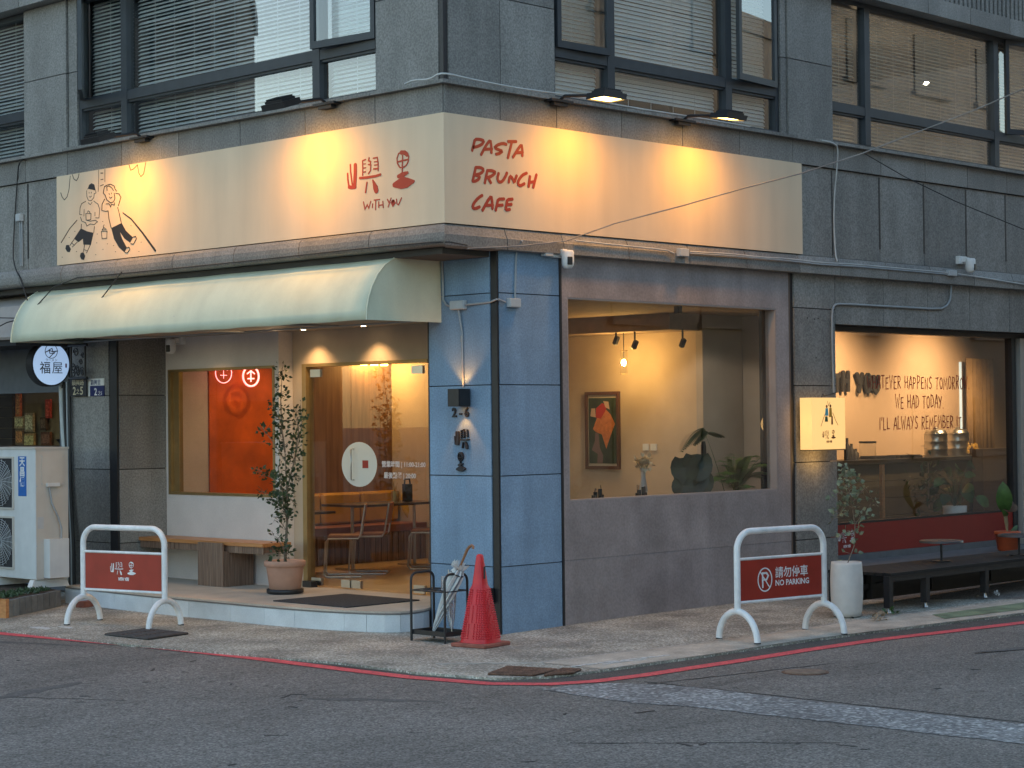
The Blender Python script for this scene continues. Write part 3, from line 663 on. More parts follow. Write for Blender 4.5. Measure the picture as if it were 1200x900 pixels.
# lettering on the glass
LT = mat('oxblood_vinyl', (.26, .022, .010), .6)
mb = MB(); h = .135
for ln, (x_, z_, s_) in zip(("WHATEVER HAPPENS TOMORROW,", "WE HAD TODAY.", "I'LL ALWAYS REMEMBER IT."), ((P(1017, 453, 'y', OY).x, 2.37, 1), (P(1050, 468, 'y', OY).x, 2.13, 2), (P(1031, 484, 'y', OY).x, 1.87, 3))):
    hand(mb, ln.replace(',', '.'), (x_, OY+.007, z_), X, Z, -Y, h+.015, .014, seed=s_, d=.001, gap=.13, wscale=.80)
mb.build('window_lettering', LT, sw, kind='stuff')
# WITH YOU in fat black letters on the wall behind
mb = MB(); e = P(1030, 457, 'y', TXW-.02)
tot = hand(MB(), "WITH YOU", (0, 0, 0), X, Z, -Y, .24, .06, gap=.20)
hand(mb, "WITH YOU", (e.x-tot, TXW-.045, e.z-.02), X, Z, -Y, .24, .062, seed=4, d=.03, gap=.20)
sg = mb.build('wall_lettering', INK, None); top(sg, 'fat black raised letters on the tan wall inside the right-hand window', 'lettering')
# curtain
ct = MB(); c0 = P(1133, 420, 'y', TXW-.15); c1 = P(1163, 420, 'y', TXW-.15); n = 44; vs = []
for k in range(n+1):
    x_ = c0.x+(c1.x-c0.x)*k/n; y_ = TXW-.16+.035*math.sin(k*1.05)+.012*math.sin(k*2.3)
    vs += [(x_, y_, 1.35), (x_, y_, c0.z)]
ct.add(vs, [(2*i, 2*i+2, 2*i+3, 2*i+1) for i in range(n)], True)
cu = ct.build('curtain', mat('tan_curtain_cloth', (.36, .24, .12), .9, n=.1)); sm = cu.modifiers.new('s', 'SOLIDIFY'); sm.thickness = .004
top(cu, 'tan hanging curtain at the right of the wall with the red lettering', 'curtain')
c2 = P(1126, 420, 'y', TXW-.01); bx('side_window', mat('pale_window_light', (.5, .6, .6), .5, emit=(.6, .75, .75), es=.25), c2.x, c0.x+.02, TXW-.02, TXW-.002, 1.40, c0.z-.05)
# counter
cn = thing('bar_counter', 'dark panelled counter behind the right-hand shop window', 'counter', (0, 0, 0))
cz = P(1040, 538, 'y', 2.0).z
mb = MB(); mb.box(6.45, 15.8, 1.95, 2.45, cz-.05, cz); mb.build('worktop', BLACK, cn)
for i in range(5):
    box('board', mat('dark_olive_board', (.045, .04, .028), .6, n=.3, ns=3), cn, 6.45, 15.8, 2.0+.002*i, 2.4, .2+i*(cz-.26)/5+.006, .2+(i+1)*(cz-.26)/5)
mb = MB(); xe = P(1141, 520, 'y', 1.9).x
mb.box(xe, 15.8, 1.75, 1.93, .2, cz+.10); mb.build('end_cabinet', mat('dark_brown_panel', (.05, .035, .028), .6), cn)
# steel canisters, jar, small stuff on the counter
def canister(px, lab, w_=.165):
    p = P(px, 543, 'y', 2.15); t = thing('steel_canister', lab, 'canister', (p.x, 2.15, cz), 0, 'steel canisters on the counter')
    b = MB(); b.lathe([(w_*.97, .0), (w_, .02), (w_, .10), (w_*1.03, .11), (w_, .12), (w_, .21), (w_*1.03, .22), (w_, .23), (w_, .32), (w_*1.03, .33), (w_*.9, .35)], n=22); b.build('body', CHROME, t)
    b = MB(); b.lathe([(w_*.92, .35), (w_*.8, .385), (.03, .395), (.03, .42), (.001, .425)], n=22, cap=False); b.build('lid', CHROME, t)
canister(1097, 'left-hand ribbed steel canister on the counter'); canister(1122, 'right-hand ribbed steel canister beside the curtain', .17)
p = P(1017, 543, 'y', 2.1); j = thing('glass_jar', 'clear glass jar with a dark lid on the counter', 'jar', (p.x, 2.1, cz))
MB().lathe([(.11, .005), (.115, .02), (.115, .22)], n=18).build('jar_body', GLASS, j); MB().lathe([(.12, .222), (.12, .25)], n=18).build('lid', BLACK, j)
for k, (px, hh, lab) in enumerate(((993, .30, 'tallest dark bottle at the left end of the counter'), (998, .22, 'dark bottle just left of the glass jar'), (1003, .15, 'short dark pot close to the glass jar'))):
    p = P(px, 540, 'y', 2.1+.05*k); mb = MB(); mb.lathe([(.045, 0), (.045, hh*.6), (.018, hh*.75), (.018, hh)], (p.x, p.y, cz), 12); o = mb.build('bottle', INK); top(o, lab, 'bottle')
for k, (px, lab) in enumerate(((1030, 'dark flat tray on the counter right of the glass jar'), (1061, 'dark flat tray on the counter near the steel canisters'))):
    p = P(px, 540, 'y', 2.15); mb = MB(); mb.box(p.x-.28, p.x+.28, 2.05, 2.3, cz, cz+.035); mb.box(p.x-.26, p.x+.26, 2.07, 2.28, cz+.035, cz+.045); o = mb.build('tray', BLACK); top(o, lab, 'tray')
p = P(1138, 530, 'y', 2.0); mb = MB()
for k in range(26): mb.obox((p.x+random.uniform(-.13, .13), 1.98+random.uniform(-.04, .04), cz+.1+random.uniform(-.05, .07)), (random.random(), random.random(), .3), (0, 1, .2), (.2, 0, 1), .018, .006, .018)
o = mb.build('dried_flowers', mat('yellow_dried_petals', (.45, .28, .06), .7)); top(o, 'small bunch of yellow dried flowers beside the right canister', 'dried flowers')
p = P(1034, 585, 'y', .9); mb = MB(); mb.box(p.x-.03, p.x+.03, .88, .92, .75, 1.42); o = mb.build('wooden_post', WOODO); top(o, 'thin orange wooden chair post seen behind the shop glass', 'post')

# --- lamps that are lit
WARM = (1, .41, .012)
FL = [('l', (345, 130), (383, 125), 'black floodlight above the left sign, nearer the corner'), ('l', (130, 166), (166, 162), 'black floodlight above the left sign, over the cartoon couple'),
      ('r', (699, 118), (655, 124), 'black floodlight above the right sign, nearer the corner'), ('r', (843, 143), (800, 147), 'black floodlight above the right sign, at its far end')]
LENS = emis('floodlight_lens', (1, .58, .16), 5)
for side, hp, bp, lab in FL:
    if side == 'l': b_ = P(*bp, 'x', -.03); out = -X; al = Y; b_.z = 5.16; h_ = b_+out*.50+Y*.10; h_.z = 5.13; nrm = Vector((.34, 0, -1))
    else: b_ = P(*bp, 'y', -.03); out = -Y; al = X; b_.z = 5.16; h_ = b_+out*.52+X*.12; h_.z = 5.17; nrm = Vector((-.22, -.02, -1)) if bp[0] < 700 else Vector((-.42, .12, -1))
    t = thing('floodlight', lab, 'floodlight', b_, 0, 'floodlights over the sign boards')
    b = MB(); b.obox(b_+Z*.005, al, out, Z, .16, .05, .012); b.obox(b_-Z*.02+out*.0, al, out, Z, .10, .03, .022); b.tube([b_+Z*.01, b_+Z*.05+out*.08, h_+Z*.02-out*.14, h_-out*.03+Z*.03], .016, 8)
    b.build('bracket', BLACK, t)
    tgt = h_+nrm; lt = h_+(Vector((.12, 0, -1)) if side == 'l' else Vector((0, .12, -1)))
    ax = (h_-tgt).normalized(); ey_ = ax.cross(al).normalized()
    b = MB(); b.obox(h_, al, ey_, ax, .165, .115, .022); b.obox(h_+ax*.032, al, ey_, ax, .13, .085, .014)
    for k in range(-4, 5): b.obox(h_+ax*.052+al*.028*k, al, ey_, ax, .004, .075, .012)
    b.obox(h_-ax*.030+ey_*.112, al, ey_, ax, .165, .004, .010); b.obox(h_-ax*.030-ey_*.112, al, ey_, ax, .165, .004, .010)
    b.obox(h_-ax*.030+al*.162, al, ey_, ax, .004, .112, .010); b.obox(h_-ax*.030-al*.162, al, ey_, ax, .004, .112, .010)
    b.build('housing', BLACK, t)
    b = MB(); b.obox(h_-ax*.026, al, ey_, ax, .15, .10, .003); b.build('lens', LENS, t)
    l = lamp('floodlight_lamp', 'SPOT', h_-ax*.05, 98, WARM, lt, size=.16, spot=178, blend=1, parent=t)
    world_children(t)
# recessed spots in the entrance ceiling
for k, (x_, y_) in enumerate(((1.38, 3.7), (1.38, 2.7), (1.0, 5.2))):
    bx('recessed_spot', emis('spot_lens', (1, .8, .5), 8), x_-.018, x_+.018, y_-.018, y_+.018, 3.058, 3.0605)
    lamp('entrance_spot', 'SPOT', (x_, y_, 3.04), (26, 26, 12)[k], (1, .62, .28), (x_+.06, y_, 0), size=.03, spot=110, blend=.8, parent=B)
lamp('under_awning_lamp', 'SPOT', (.9, 3.6, 3.03), 14, (1, .66, .36), (-.3, 3.4, 2.8), size=.1, spot=160, blend=1, parent=B)
# interior lamps
for (loc, e_, c_) in (((3.9, 5.9, 3.0), 13, (1, .66, .34)), ((3.2, 3.0, 3.1), 16, (1, .70, .40)), ((2.9, 6.0, 3.0), 38, (1, .6, .28))):
    bx('ceiling_spot', MATS['spot_lens'], loc[0]-.03, loc[0]+.03, loc[1]-.03, loc[1]+.03, 3.242, 3.249)
    lamp('cafe_spot', 'SPOT', (loc[0], loc[1], 3.2), e_, c_, (loc[0], loc[1], 0), size=.06, spot=140, blend=.9, parent=B)
for px, e_ in ((1003, 400), (1114, 400)):
    p = P(px, 400, 'y', TXW-.5)
    lamp('wall_washer', 'SPOT', (p.x, TXW-1.35, 3.27), e_, (1, .62, .30), (p.x, TXW-.02, 2.0), size=.10, spot=115, blend=1, parent=B)

lamp('added_corner_fill', 'SPOT', (3.9, .42, 3.14), 60, (1, .80, .60), (6.0, 1.35, 1.5), size=.05, spot=55, blend=.35, parent=B); bx('added_fill_can', BLACK, 3.87, 3.93, .39, .45, 3.17, 3.25)  # fill spot and its can, added only to brighten the grey inner wall
# hairline cracks, patch edges and small dark marks in the asphalt
CRK = mat('tar_black', (.03, .03, .032), .7); R_ = random.Random(17); mb = MB()
def crack(x0, y0, x1, y1, w_, n, j):
    q = [(x0+(x1-x0)*i/n+R_.uniform(-j, j), y0+(y1-y0)*i/n+R_.uniform(-j, j)) for i in range(n+1)]
    stroke(mb, q, [w_*R_.uniform(.4, 1.3) for _ in q], (0, 0, G(x0)-.0205), X, Y, Z, .0025)
crack(-.86, -3.1, -.80, -6.5, .018, 34, .012); crack(-.95, -3.2, 1.2, -3.6, .010, 20, .015); crack(-5.8, 2.2, -4.1, -.8, .007, 26, .03); crack(1.5, -5.6, 3.2, -4.1, .007, 22, .02); crack(-3.4, -4.6, -2.3, -5.9, .007, 18, .02)
for k in range(46):
    cx_ = R_.uniform(-6, 3.5); cy_ = R_.uniform(-6.5, 2.5)
    if cx_ > -2.3 and cy_ > -3.6: continue
    a = R_.uniform(0, 3.1); l_ = R_.uniform(.03, .16); crack(cx_, cy_, cx_+l_*math.cos(a), cy_+l_*math.sin(a), R_.uniform(.008, .03), 4, .01)
o = mb.build('asphalt_cracks', CRK); o['kind'] = 'structure'
mb = MB()
for (x_, y_, a, l_, w_) in ((-2.5, 3.2, 1.9, 1.5, .10), (-4.3, .2, .3, 1.2, .16), (-2.9, -2.2, 2.1, 1.1, .10), (2.9, -4.4, -.3, 1.4, .12)):
    q = [(x_+l_*(i/8-.5)*math.cos(a)+R_.uniform(-.02, .02), y_+l_*(i/8-.5)*math.sin(a)+R_.uniform(-.02, .02)) for i in range(9)]; stroke(mb, q, [w_*(.25+math.sin(math.pi*i/8))*R_.uniform(.7, 1.2) for i in range(9)], (0, 0, G(x_)-.0212), X, Y, Z, .0012)
o = mb.build('old_tar_patches', mat('old_tar', (.095, .092, .088), .8, n=.25, ns=12, speck=.35, sps=60)); o['kind'] = 'structure'

# ================================================================== SIGN BOARDS
sl_ = thing('sign_board', 'long cream sign board over the awning with cartoon couple and red logo', 'sign', (0, 3.2, 4.4))
SY1 = 6.40; SX1 = 5.575
box('board', SIGNF, sl_, -.03, .045, .0455, SY1, 3.872, 4.895)
def on_left(u, v, ox, oy, sc):               # tracing coordinates -> (s, t) on the left board: s runs to the viewer's right
    p = P(ox+u/sc, oy+v/sc, 'x', -.03); return (-p.y, p.z)
OL = (-.03, 0, 0)
LOGO = [  # brush strokes traced as (width list, points) on the sign, tracing scale 8
 (14, [(165, 262), (168, 330), (182, 440), (190, 470)]), (15, [(140, 345), (142, 400), (150, 455), (165, 478)]), (34, [(212, 262), (212, 340), (206, 470)]), (26, [(150, 472), (180, 478), (215, 472)]),
 (10, [(310, 215), (280, 228), (282, 300), (280, 365)]), (8, [(282, 258), (308, 256)]), (8, [(283, 296), (310, 292)]), (9, [(284, 336), (308, 330)]),
 (11, [(342, 198), (336, 226), (356, 236), (352, 262)]), (10, [(335, 262), (358, 268), (354, 320), (334, 350)]),
 (10, [(380, 204), (418, 196), (426, 250), (426, 322)]), (8, [(390, 238), (420, 234)]), (8, [(390, 268), (422, 264)]), (12, [(384, 305), (424, 300)]),
 (18, [(252, 390), (320, 384), (400, 372), (450, 356)]), (12, [(322, 428), (314, 480), (308, 526)]), ([10, 26, 46, 40], [(375, 408), (388, 440), (402, 480), (412, 515)]),
 (9, [(655, 142), (618, 160), (603, 205), (606, 250), (630, 290), (660, 292), (690, 270), (708, 235), (714, 190), (700, 155), (655, 142)]), (30, [(640, 150), (675, 150), (700, 172)]),
 (11, [(612, 238), (655, 226), (708, 214)]), (9, [(656, 178), (654, 260), (652, 336)]), ([20, 36, 24], [(704, 338), (655, 358), (612, 376)]), ([10, 28, 20], [(612, 378), (650, 385), (690, 398)]),
 ([30, 78, 70, 20], [(572, 455), (640, 440), (700, 432), (762, 420)])]
def logo(mb, O, ex, ey, en, H, d=.003, words=True, wk=1.0):
    """the shop's two-character mark, H tall, centred at O"""
    k = H/390.0; cx, cy = 450, 330; i = 0
    for w_, pts in LOGO:
        i += 1; ww = [a*k*wk for a in w_] if isinstance(w_, list) else w_*k*wk
        # undo the picture's slant: the board's top edge falls .16 per unit to the left
        q = [((p[0]-cx)*k*1.45, -((p[1]-cy)-(-(p[0]-cx))*.14)*k) for p in pts]
        stroke(mb, q, ww, O, ex, ey, en, d+.0001*i)
    if words:
        hand(mb, 'WITH YOU', Vector(O)-Vector(ex)*H*.42-Vector(ey)*H*.86, ex, ey, en, H*.2, H*.04*wk, seed=3, d=d, gap=.10, wscale=.9)
mbs = {0: MB(), 1: MB(), 2: MB()}; i = 0; kk = 1/8/105
for w_, pts in LOGO:
    i += 1; mb = mbs[0 if i <= 4 else (1 if i <= 16 else 2)]; ww = [a*kk*1.15 for a in w_] if isinstance(w_, list) else w_*kk*1.15
    stroke(mb, [on_left(u, v, 390, 160, 8) for u, v in pts], ww, OL, -Y, Z, -X, .003+.0001*i)
for k in mbs: mbs[k].build('logo_character', SIGNRED, sl_, kind='stuff' if k == 2 else None)
mb = MB(); WY = [[(288, 612), (302, 682), (324, 640), (338, 672), (357, 606)], [(374, 630), (372, 668)], [(388, 596), (440, 590)], [(404, 592), (402, 688)], [(432, 610), (432, 668)], [(470, 606), (474, 668)], [(434, 645), (472, 640)],
      [(512, 588), (530, 622)], [(548, 576), (520, 662)], [(568, 602), (556, 620), (566, 640), (578, 622), (568, 602)], [(598, 586), (602, 630), (618, 640), (646, 574)]]
mbs = {}
for i, pts in enumerate(WY): mb = mbs.setdefault([0, 1, 2, 2, 3, 3, 3, 4, 4, 5, 6][i], MB()); stroke(mb, [on_left(u, v, 390, 160, 8) for u, v in pts], .012 if i != 9 else .03, OL, -Y, Z, -X, .003+.0001*i)
for k in mbs: mbs[k].build('letter', SIGNRED, sl_)
# cartoon couple, traced at scale 6.92
DRAW = [(3, [(78, 318), (88, 350), (108, 376), (130, 350), (145, 290), (155, 180)]), (3, [(172, 170), (184, 205), (205, 220), (220, 195), (226, 162)]),
 (2.5, [(386, 134), (386, 220), (382, 308)]), (2.5, [(436, 128), (436, 228)]), (4, [(402, 158), (420, 158)]), (3, [(402, 212), (422, 208)]), (3, [(398, 262), (424, 252)]),
 (3, [(632, 92), (645, 135), (668, 125), (700, 92), (712, 160), (728, 186), (750, 165), (768, 70)]),
 (2.2, [(288, 300), (290, 350), (302, 378), (325, 382), (345, 360), (350, 325), (364, 318), (360, 300)]), (2, [(308, 348), (318, 354), (328, 344)]), (2, [(308, 312), (308, 322)]), (2, [(326, 312), (326, 322)]),
 (2.4, [(280, 388), (248, 405), (235, 440), (232, 494), (250, 496)]), (2.4, [(346, 385), (380, 410), (394, 450), (388, 522), (360, 520)]), (2, [(300, 398), (318, 414), (332, 396)]), (2, [(268, 452), (266, 508)]), (2, [(356, 475), (356, 505)]),
 (2.4, [(238, 515), (250, 548), (280, 560), (290, 588), (318, 570), (350, 576), (376, 552), (360, 540), (318, 548), (290, 540)]), (2.2, [(282, 486), (284, 540), (322, 535), (324, 486), (282, 486)]), (2.2, [(296, 478), (300, 464), (312, 470), (316, 484)]),
 (2.4, [(246, 572), (244, 604)]), (2.4, [(352, 590), (346, 640)]),
 (2.2, [(188, 694), (152, 746)]), (2.2, [(214, 716), (172, 758)]), (2, [(166, 722), (190, 745)]), (2.2, [(272, 740), (262, 796)]), (2.2, [(318, 740), (288, 806)]), (2, [(266, 778), (290, 786)]),
 (3, [(210, 540), (150, 610), (82, 722)]), ([5, 7, 9, 12], [(582, 480), (650, 530), (740, 640), (846, 788)]),
 (2.2, [(408, 630), (414, 690), (452, 686), (454, 628), (408, 630)]), (2.2, [(414, 618), (428, 600), (450, 614), (416, 620)]), (2, [(424, 598), (430, 576)]),
 (3, [(440, 340), (452, 374), (480, 398), (505, 392), (518, 365), (512, 320)]), (3, [(440, 340), (424, 320), (432, 270), (452, 256), (482, 248), (512, 262), (520, 290), (532, 305)]), (2.5, [(455, 300), (452, 270), (470, 262), (490, 275), (508, 300)]), (2, [(470, 322), (474, 332)]), (2, [(490, 318), (492, 328)]), (2, [(472, 352), (484, 362), (496, 350)]),
 (2.6, [(436, 368), (414, 410), (412, 460), (440, 468), (464, 464)]), (2.6, [(524, 322), (552, 326), (566, 355), (546, 424)]), (2.4, [(446, 408), (470, 406), (484, 432), (490, 408), (514, 418), (516, 398)]),
 (2.4, [(464, 468), (470, 530), (488, 604)]), (2.4, [(540, 436), (552, 480), (570, 560)]), (2.4, [(646, 730), (668, 734), (692, 690), (686, 670), (666, 676)]), (2.4, [(598, 800), (618, 806), (640, 776), (632, 758), (614, 764)])]
kk = 1/6.92/100; DN = {'printed_garland': MB(), 'printed_pole': MB(), 'printed_man': MB(), 'printed_woman': MB(), 'printed_hillside': MB(), 'printed_cup': MB(), 'printed_dots': MB()}
def dgrp(i): return 'printed_garland' if i in (0, 1, 7) else 'printed_pole' if i < 7 else 'printed_man' if i < 26 else 'printed_hillside' if i < 28 else 'printed_cup' if i < 31 else 'printed_woman'
for i, (w_, pts) in enumerate(DRAW):
    mb = DN[dgrp(i)]
    ww = [a*kk*1.5 for a in w_] if isinstance(w_, list) else w_*kk*1.9
    stroke(mb, [on_left(u, v, 60, 180, 6.92) for u, v in pts], ww, OL, -Y, Z, -X, .002+.00008*i)
FILL = [[(290, 292), (300, 280), (308, 255), (328, 240), (350, 252), (360, 298), (330, 292), (300, 286)], [(242, 606), (290, 630), (344, 642), (322, 740), (262, 738), (258, 690), (222, 718), (186, 690)],
 [(122, 742), (142, 740), (160, 775), (150, 800), (130, 796), (116, 770)], [(240, 806), (262, 800), (276, 830), (266, 862), (246, 858), (234, 832)],
 [(488, 604), (572, 562), (606, 625), (664, 680), (640, 722), (596, 690), (556, 632), (575, 690), (614, 764), (594, 800), (550, 760), (510, 690)]]
for j, pl in enumerate(FILL):
    mb = DN['printed_woman' if j == 4 else 'printed_man']
    q = [on_left(u, v, 60, 180, 6.92) for u, v in pl]; mb.prism(q, OL, -Y, Z, -X, .0022)
for (u, v) in [(192, 630), (146, 680), (206, 794), (90, 840), (374, 652), (370, 724), (362, 820), (418, 552), (456, 732), (506, 746), (420, 776), (522, 796), (648, 584), (730, 718), (712, 794)]:
    mb = DN['printed_dots']
    q = [on_left(u+3.2*math.cos(a*1.05), v+3.2*math.sin(a*1.05), 60, 180, 6.92) for a in range(6)]; mb.prism(q, OL, -Y, Z, -X, .0021)
for k in DN: DN[k].build(k, INK, sl_, kind='stuff')
world_children(sl_)
sr_ = thing('sign_board', 'cream sign board on the right-hand face reading PASTA BRUNCH CAFE', 'sign', (2.8, 0, 4.4))
box('board', SIGNF, sr_, -.03, SX1, -.03, .045, 3.872, 4.895)
TR = [  # traced at 8.18 from (540,150)
 [(107, 218), (122, 160), (135, 108), (180, 108), (222, 122), (205, 155), (160, 178), (118, 185)], [(192, 258), (245, 160), (282, 115), (292, 175), (292, 240)], [(228, 205), (300, 200)], [(438, 158), (400, 145), (345, 165), (322, 190), (360, 208), (398, 222), (370, 245), (335, 252)],
 [(450, 130), (532, 130)], [(488, 132), (470, 210), (450, 288)], [(498, 282), (545, 205), (580, 158), (590, 210), (588, 270)], [(530, 238), (595, 232)],
 [(112, 512), (128, 440), (142, 378)], [(142, 378), (190, 378), (220, 400), (195, 435), (140, 450)], [(140, 450), (180, 465), (172, 490), (140, 510), (112, 512)], [(228, 530), (240, 470), (252, 415)], [(250, 408), (300, 408), (332, 425), (300, 460), (240, 480)], [(262, 480), (288, 528)],
 [(362, 432), (348, 480), (360, 518), (390, 518), (420, 480), (442, 428)], [(458, 522), (470, 460), (492, 478), (512, 528), (534, 455)], [(632, 432), (590, 450), (552, 500), (545, 540), (570, 555), (610, 532)], [(662, 462), (655, 510), (648, 565)], [(724, 445), (708, 510), (692, 572)], [(652, 522), (705, 515)],
 [(205, 645), (165, 670), (122, 722), (110, 762), (135, 775), (180, 755)], [(205, 792), (255, 700), (290, 652), (300, 710), (302, 775)], [(240, 742), (308, 738)], [(415, 680), (355, 682), (345, 735), (332, 792)], [(350, 742), (400, 738)], [(495, 682), (445, 685), (434, 735), (428, 788), (470, 780)], [(440, 735), (486, 732)]]
mbs = {}; LI = [0, 1, 1, 2, 3, 3, 4, 4, 5, 5, 5, 6, 6, 6, 7, 8, 9, 10, 10, 10, 11, 12, 12, 13, 13, 14, 14]
for i, pts in enumerate(TR):
    mb = mbs.setdefault(LI[i], MB()); q = []
    for u, v in pts:
        p = P(540+u/8.18, 150+v/8.18, 'y', -.03); q.append((p.x, p.z))
    # soften the polyline
    if len(q) > 2:
        qq = [q[0]]
        for a, b, c in zip(q, q[1:], q[2:]): qq += [((a[0]*.25+b[0]*.75), (a[1]*.25+b[1]*.75)), ((c[0]*.25+b[0]*.75), (c[1]*.25+b[1]*.75))]
        q = qq+[q[-1]]
    stroke(mb, q, .030, (0, -.03, 0), X, Z, -Y, .003+.0001*i)
for k in mbs: mbs[k].build('letter', SIGNRED, sr_)
world_children(sr_)

# ================================================================== AWNING
AW = thing('awning', 'pale green rounded awning over the cafe entrance', 'awning', (.72, 3.9, 3.0))
AX, AY0, AY1, AZ0, AZ1 = -.28, .79, 6.98, 3.0, 3.655
prof = [(.715, 3.645), (.45, 3.652), (.22, 3.64), (.08, 3.60), (-.04, 3.53), (-.13, 3.44), (-.20, 3.33), (-.25, 3.21), (-.275, 3.10), (AX, AZ0)]
mb = MB(); n = len(prof); ns_ = 26; vs = []
for k in range(ns_+1):
    y = AY0+(AY1-AY0)*k/ns_
    for i, (x, z) in enumerate(prof):
        sag = .005*math.sin(k*math.pi/ns_*5)**2*math.sin(i*math.pi/(n-1)); vs.append((x+sag*.7, y, z-sag+(.004*math.sin(k*1.9) if i == n-1 else 0)))
mb.add(vs, [(k*n+i, (k+1)*n+i, (k+1)*n+i+1, k*n+i+1) for k in range(ns_) for i in range(n-1)], True)
cv = mb.build('canopy', CANVAS, AW); sm = cv.modifiers.new('s', 'SOLIDIFY'); sm.thickness = .006
for y in (AY0, AY1):
    mb = MB(); pl = prof+[(.715, 3.0)]
    mb.prism([(p[0], p[1]) for p in pl], (0, y-.003, 0), X, Z, Y, .006); mb.build('end_panel', CANVAS, AW)
    mb = MB(); mb.tube([(p[0], y+(-.005 if y == AY0 else .005), p[1]) for p in prof], .009, 6); mb.build('piping', CANVAS, AW)
mb = MB()
for y in (AY0+.03, 2.3, 3.85, 5.4, AY1-.03):
    mb.tube([(.70, y, 3.03), (AX+.02, y, 3.02)], .014, 6); mb.tube([(p[0], y, p[1]-.05) for p in prof[1:-2]], .012, 6)
for (x, z) in ((AX+.015, 3.015), (.69, 3.03), (.08, 3.57)): mb.tube([(x, AY0+.02, z), (x, AY1-.02, z)], .014, 6)
mb.build('frame', mat('awning_frame_metal', (.4, .4, .38), .5, metal=.5), AW)
box('underside_board', CANVASI, AW, AX+.03, .70, AY0+.02, 6.25, 3.034, 3.046)
world_children(AW)
rd = thing('cable_end', 'black cable drop running down beside the awning end', 'cable', (.70, .70, 3.0))
mb = MB(); mb.tube([(.69, .76, 3.64), (.685, .745, 3.4), (.685, .74, 3.22), (.685, .70, 3.17), (.685, .62, 3.15)], .012, 6); mb.build('conduit', CONDUIT, rd); world_children(rd)

# ================================================================== THINGS ON THE COLUMN
def jbox(loc, al, out, w_, h_, lab, d_=.05, name='junction_box'):
    t = thing(name, lab, 'junction box', loc); b = MB(); L_ = Vector(loc)
    b.obox(L_, al, out, Z, w_/2, d_/2, h_/2); b.build('body', GPL, t, bevel=.004)
    b = MB(); b.obox(L_+Vector(out)*(d_/2+.003), al, out, Z, w_/2-.006, .003, h_/2-.006); b.build('cover', GPL, t); world_children(t); return t
j1 = P(537, 357.5, 'x', .665); j2 = P(602, 355, 'y', -.0)
jbox(j1, Y, -X, .19, .085, 'grey junction box on the blue column above the small wall lamp')
jbox(j2, X, -Y, .15, .085, 'pale junction box on the right face of the blue column under the camera')
mb = MB(); mb.tube([j1-Y*.1, (.685, .2, j1.z+.005), (.685, .10, j1.z+.01), (.69, .01, 3.19)], .010, 6); mb.tube([(.70, .005, 3.19), (.8, .005, j2.z)], .01, 6)
o = mb.build('conduit', CONDUIT); top(o, 'short grey conduit joining the two junction boxes round the column corner', 'conduit')
mb = MB(); mb.tube([j1-Z*.04, (.685, j1.y-.03, 2.9), (.688, j1.y-.035, 2.36)], .010, 6); mb.tube([(.684, j1.y-.028, 2.80), (.684, j1.y-.028, 2.86)], .016, 6)
o = mb.build('conduit', CONDUIT); top(o, 'thin grey conduit running down the blue column to the small wall lamp', 'conduit')
mb = MB(); a = P(605, 300, 'y', .015); mb.tube([P(612, 282, 'y', -.08), P(607, 287, 'y', .0), (a.x, .018, a.z), (a.x-.02, .018, 3.3), (a.x-.02, .018, j2.z+.04)], .012, 6)
o = mb.build('conduit', CONDUIT); top(o, 'grey conduit dropping from the ledge to the box on the column right face', 'conduit')
# up-and-down wall lamp
wl = thing('wall_lamp', 'small black box lamp shining up and down on the blue column', 'wall lamp', (.62, .46, 2.26))
c = P(538, 466, 'x', .61); al = Vector((0, 1, 0)); 
mb = MB(); s_ = .075
for (dx, dy, hx, hy) in ((-s_, 0, .005, s_), (s_-.01, 0, .005, s_), (0, -s_, s_-.005, .005), (0, s_, s_-.005, .005)): mb.obox((c.x+dx, c.y+dy, c.z), X, Y, Z, hx, hy, .085)
mb.obox((c.x, c.y, c.z), X, Y, Z, s_-.01, s_-.006, .02); mb.build('shade', BLACK, wl)
box('bulb_plate', emis('amber_lens', (1, .38, .05), .9), wl, c.x-.064, c.x+.064, c.y-.068, c.y+.068, c.z-.080, c.z-.072)
box('bulb_plate', MATS['amber_lens'], wl, c.x-.05, c.x+.05, c.y-.05, c.y+.05, c.z+.035, c.z+.045)
lamp('wall_lamp_light', 'SPOT', (c.x, c.y, c.z+.06), 7, (1, .40, .09), (c.x+.012, c.y, c.z+2), size=.02, spot=95, blend=.5, parent=wl)
lamp('wall_lamp_light', 'SPOT', (c.x, c.y, c.z-.09), 7, (1, .40, .09), (c.x+.012, c.y, c.z-2), size=.02, spot=80, blend=.4, parent=wl)
world_children(wl)
hn = thing('house_number', 'black raised house number and shop mark on the blue column under the wall lamp', 'house number', (.69, .5, 1.9))
p = P(540, 483, 'x', .695); text('numerals', '2 - 6', .125, (.697, p.y, p.z-.045), -Y, Z, INK, hn, .012, bold=.003)
mb = MB(); k_ = .165/150
q1 = P(542, 513, 'x', .69); q2 = P(541, 542, 'x', .69)
for i, (w_, pts) in enumerate(LOGO):
    ww = [a*k_*.6 for a in w_] if isinstance(w_, list) else w_*k_*.75
    left = pts[0][0] < 500; O_ = q1 if left else q2; cx_, cy_ = (300, 350) if left else (670, 320)
    kk = .185/330 if left else .175/330
    stroke(mb, [((u-cx_)*kk*1.1, -(v-cy_+(u-cx_)*.14)*kk) for u, v in pts], [a*kk*1.2 for a in w_] if isinstance(w_, list) else w_*kk*1.3, (.697, O_.y, O_.z), -Y, Z, -X, .020+.0002*i)
mb.build('logo', INK, hn); world_children(hn)
